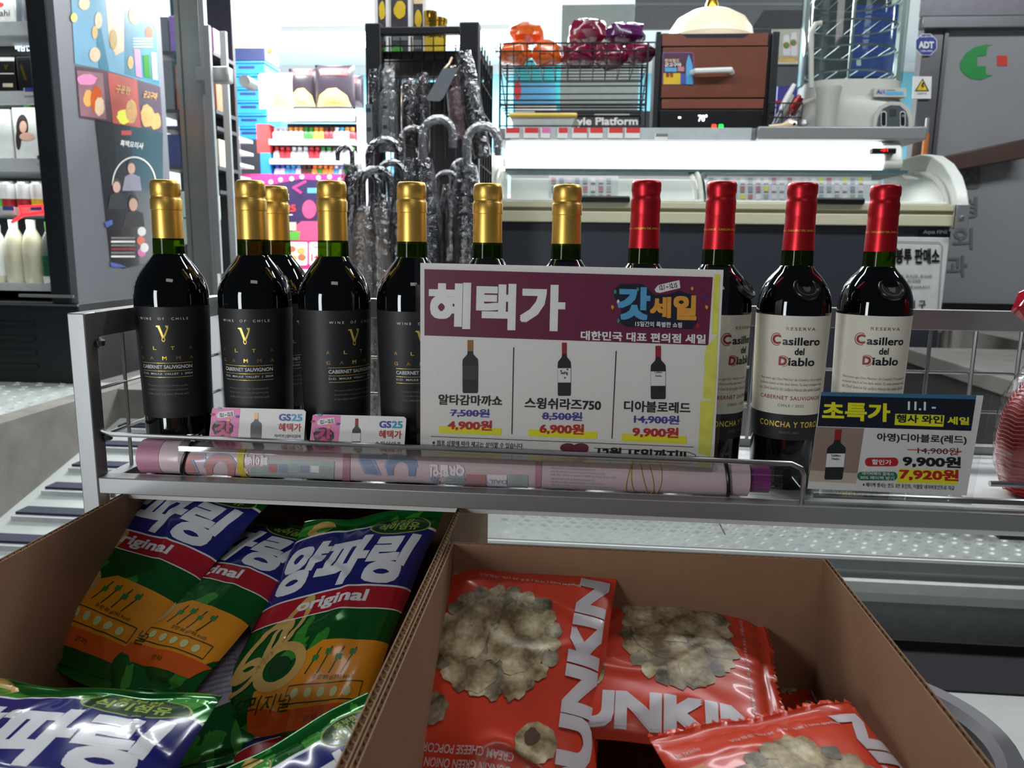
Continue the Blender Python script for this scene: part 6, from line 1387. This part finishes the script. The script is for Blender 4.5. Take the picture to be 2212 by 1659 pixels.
panel('milk_poster', 'cream poster of two milk bottles between oven and steamer', 'poster', 1666, 60, 1738, 138, 4.528, mat('poster_cream2', (206, 206, 184), .5), lambda P: (P.poly([(1694, 75), (1704, 75), (1707, 90), (1707, 120), (1691, 120), (1691, 90)], m_white, 1), P.poly([(1710, 70), (1720, 70), (1722, 86), (1722, 120), (1708, 120), (1708, 86)], m_white, 1), P.oval(1699, 98, 7, 7, m_bor2, 2), P.oval(1699, 98, 5, 5, m_leafg, 3), P.oval(1714, 92, 7, 7, m_bor2, 2), P.oval(1714, 92, 5, 5, m_leafg, 3), P.oval(1700, 128, 26, 6, m_ring, 1), P.rect(1666, 80, 1672, 96, m_bor2, 1)))
panel('violet_panel', 'violet panel with a red stripe behind the tongs', 'panel', 1658, 186, 1745, 830, 4.1, mat('violet_print', (70, 60, 150), .4), lambda P: P.rect(1658, 217, 1745, 223, m_red, 1))
panel('blue_screen', 'blue display seen through the steamer glass', 'screen', 1840, 10, 1940, 165, 4.528, mat('blue_display', (40, 66, 140), .4, emit=.25), lambda P: P.rect(1850, 128, 1860, 142, m_white, 1))
struct(MB().bx(aty(1655, 300, 4.0).x, aty(1990, 300, 4.0).x, 4.55, 4.6, ZT, 3.1, mat('partition_dark', (76, 80, 84), .5)).build('wall_partition'))
# ================================================================== right: grey glass wall with signs
YW = 3.95
wx = aty(1972, 300, YW).x
m_wg = mat('grey_film_glass', (140, 142, 144), .5, .0, var=.05, vs_=4); m_st = mat('brushed_steel', (128, 128, 132), .3, .7, var=.06, vs_=14)
wl = struct(MB().bx(wx, 5.0, YW, YW + .06, .45, 3.6, m_wg).build('wall_entrance'))
MB().bx(aty(2014, 300, YW).x, aty(2022, 300, YW).x, YW - .02, YW, .71, 3.0, m_st).build('frame_bar', wl); MB().bx(wx, aty(2012, 300, YW).x, YW - .012, YW, .71, 3.4, m_st).build('steel_jamb', wl)
hz1, hz0 = aty(2100, 40, YW).z, aty(2100, 66, YW).z
MB().bx(aty(1984, 50, YW).x, 5, YW - .05, YW, hz0, hz1, m_st).build('header_rail', wl, bev=.004)
MB().bx(aty(1984, 50, YW).x, 5, YW - .03, YW, hz1 + .006, 3.6, mat('header_panel', (118, 116, 122), .4, .3)).build('header_panel', wl)
zl = aty(2120, 664, YW).z; MB().bx(aty(2030, 660, YW).x, 3.2, YW - .03, YW, zl - .03, zl + .02, m_blackp).build('bottom_seal', wl); MB().bx(aty(2030, 660, YW).x, 3.2, YW - .04, YW, zl - .06, zl - .03, m_st).build('bottom_rail', wl)
S = on_y(YW - .001, .0015)
m_lgr = mat('logo_green', (30, 140, 64), .4, var=0); m_lrd = mat('logo_red', (206, 54, 44), .4, var=0); m_dkl = mat('dark_film_letter', (108, 110, 112), .4, var=0)
P = Print()
P.poly([(2147, 97), (2130, 96), (2105, 102), (2085, 116), (2074, 134), (2074, 148), (2082, 160), (2098, 170), (2118, 173), (2146, 162), (2136, 162), (2130, 160), (2130, 143), (2111, 143), (2111, 122), (2131, 120), (2132, 104), (2138, 98)], m_lgr).rect(2154, 120, 2176, 142, m_lrd)
P.emit(S).build('logo_decal', wl, ang=0)
P = Print()
for ch, x, y in (('정', 2096, 385), ('형', 2090, 448), ('외', 2080, 515), ('과', 2068, 575)): P.text(ch, x, y, 44, 46, m_dkl, .02, flip=-1)
P.emit(S).build('window_lettering', wl, ang=0)
def wsign(nm, lab, pts, m, prt, dep=.006):
    P3 = [aty(a, b, YW - .026) for a, b in pts]; c = sum(P3, Vector()) / len(P3); t = thing(nm, lab, 'sign', Vector((c.x, YW - .026, min(p.z for p in P3))), None)
    b_ = MB().prism(P3, (0, dep, 0), m).build('plate', t, fix=True); P = Print(); prt(P); P.emit(on_y(YW - .027, .001)).build('printed_matter', b_, ang=0)
m_adt = mat('sign_blue', (36, 60, 150), .35, var=0)
oc = lambda cx, cy, r, k=1: [(cx + r * math.cos(RAD(22.5 + 45 * i)), cy + r * k * math.sin(RAD(22.5 + 45 * i))) for i in range(8)]
wsign('security_sign', 'blue octagonal security sign with white letters on the right wall', oc(2001, 96, 25), m_white, lambda P: (P.poly(oc(2001, 96, 23.5), m_adt, 1), P.text('ADT', 2001, 97, 33, 15, m_white, .05, flip=-1, lay=3), P.text('캡스경비구역', 2001, 79, 26, 5, m_white, .02, flip=-1, lay=3), P.text('1588-6400', 2001, 110, 26, 4, m_white, .01, flip=-1, lay=3)))
wsign('warning_sign', 'white plate with a yellow warning triangle on the right wall', ((1973, 165), (2013, 165), (2011, 213), (1971, 213)), m_white, lambda P: (P.poly([(1993, 169), (2007, 197), (1976, 197)], m_black, 1), P.poly([(1992.5, 173), (2003, 195), (1980, 195)], mat('warning_yellow', (240, 206, 30), .4), 2), P.poly([(1993, 178), (1989, 187), (1993, 187), (1990, 193), (1998, 185), (1994, 185), (1997, 179)], m_black, 3), P.text('고압주의', 1991, 202, 20, 4, m_black, .01, flip=-1, lay=2)))
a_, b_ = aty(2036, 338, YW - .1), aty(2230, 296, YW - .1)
hr = thing('reflection_bar', 'dark brown sloping bar in place of a reflection in the right wall', 'reflection_bar', a_); MB().prism([a_, b_, b_ + Vector((0, 0, -.09)), a_ + Vector((0, 0, -.075))], (0, .05, 0), mat('reflection_brown', (74, 54, 48), .5)).build('rail', hr, bev=.006, fix=True); MB().tube([a_ + Vector((.1, .05, -.04)), a_ + Vector((.1, .1, -.04))], .014, m_st, 8).build('bracket', hr)  # solid bar added where the wall shows a brown slanting reflection
pp = aty(2000, 300, 3.88); t = thing('mop_pole', 'thin pole with an orange lower half beside the freezer end', 'pole', (pp.x, 3.88, .71)); zz_ = aty(2002, 288, 3.88).z
MB().tube([(pp.x, 3.88, .71), (pp.x, 3.88, zz_)], .014, mat('pole_orange', (200, 120, 50), .5), 8).build('lower_tube', t); MB().tube([(pp.x, 3.88, zz_), (pp.x, 3.88, aty(2002, 255, 3.88).z)], .011, m_alu, 8).build('upper_tube', t)
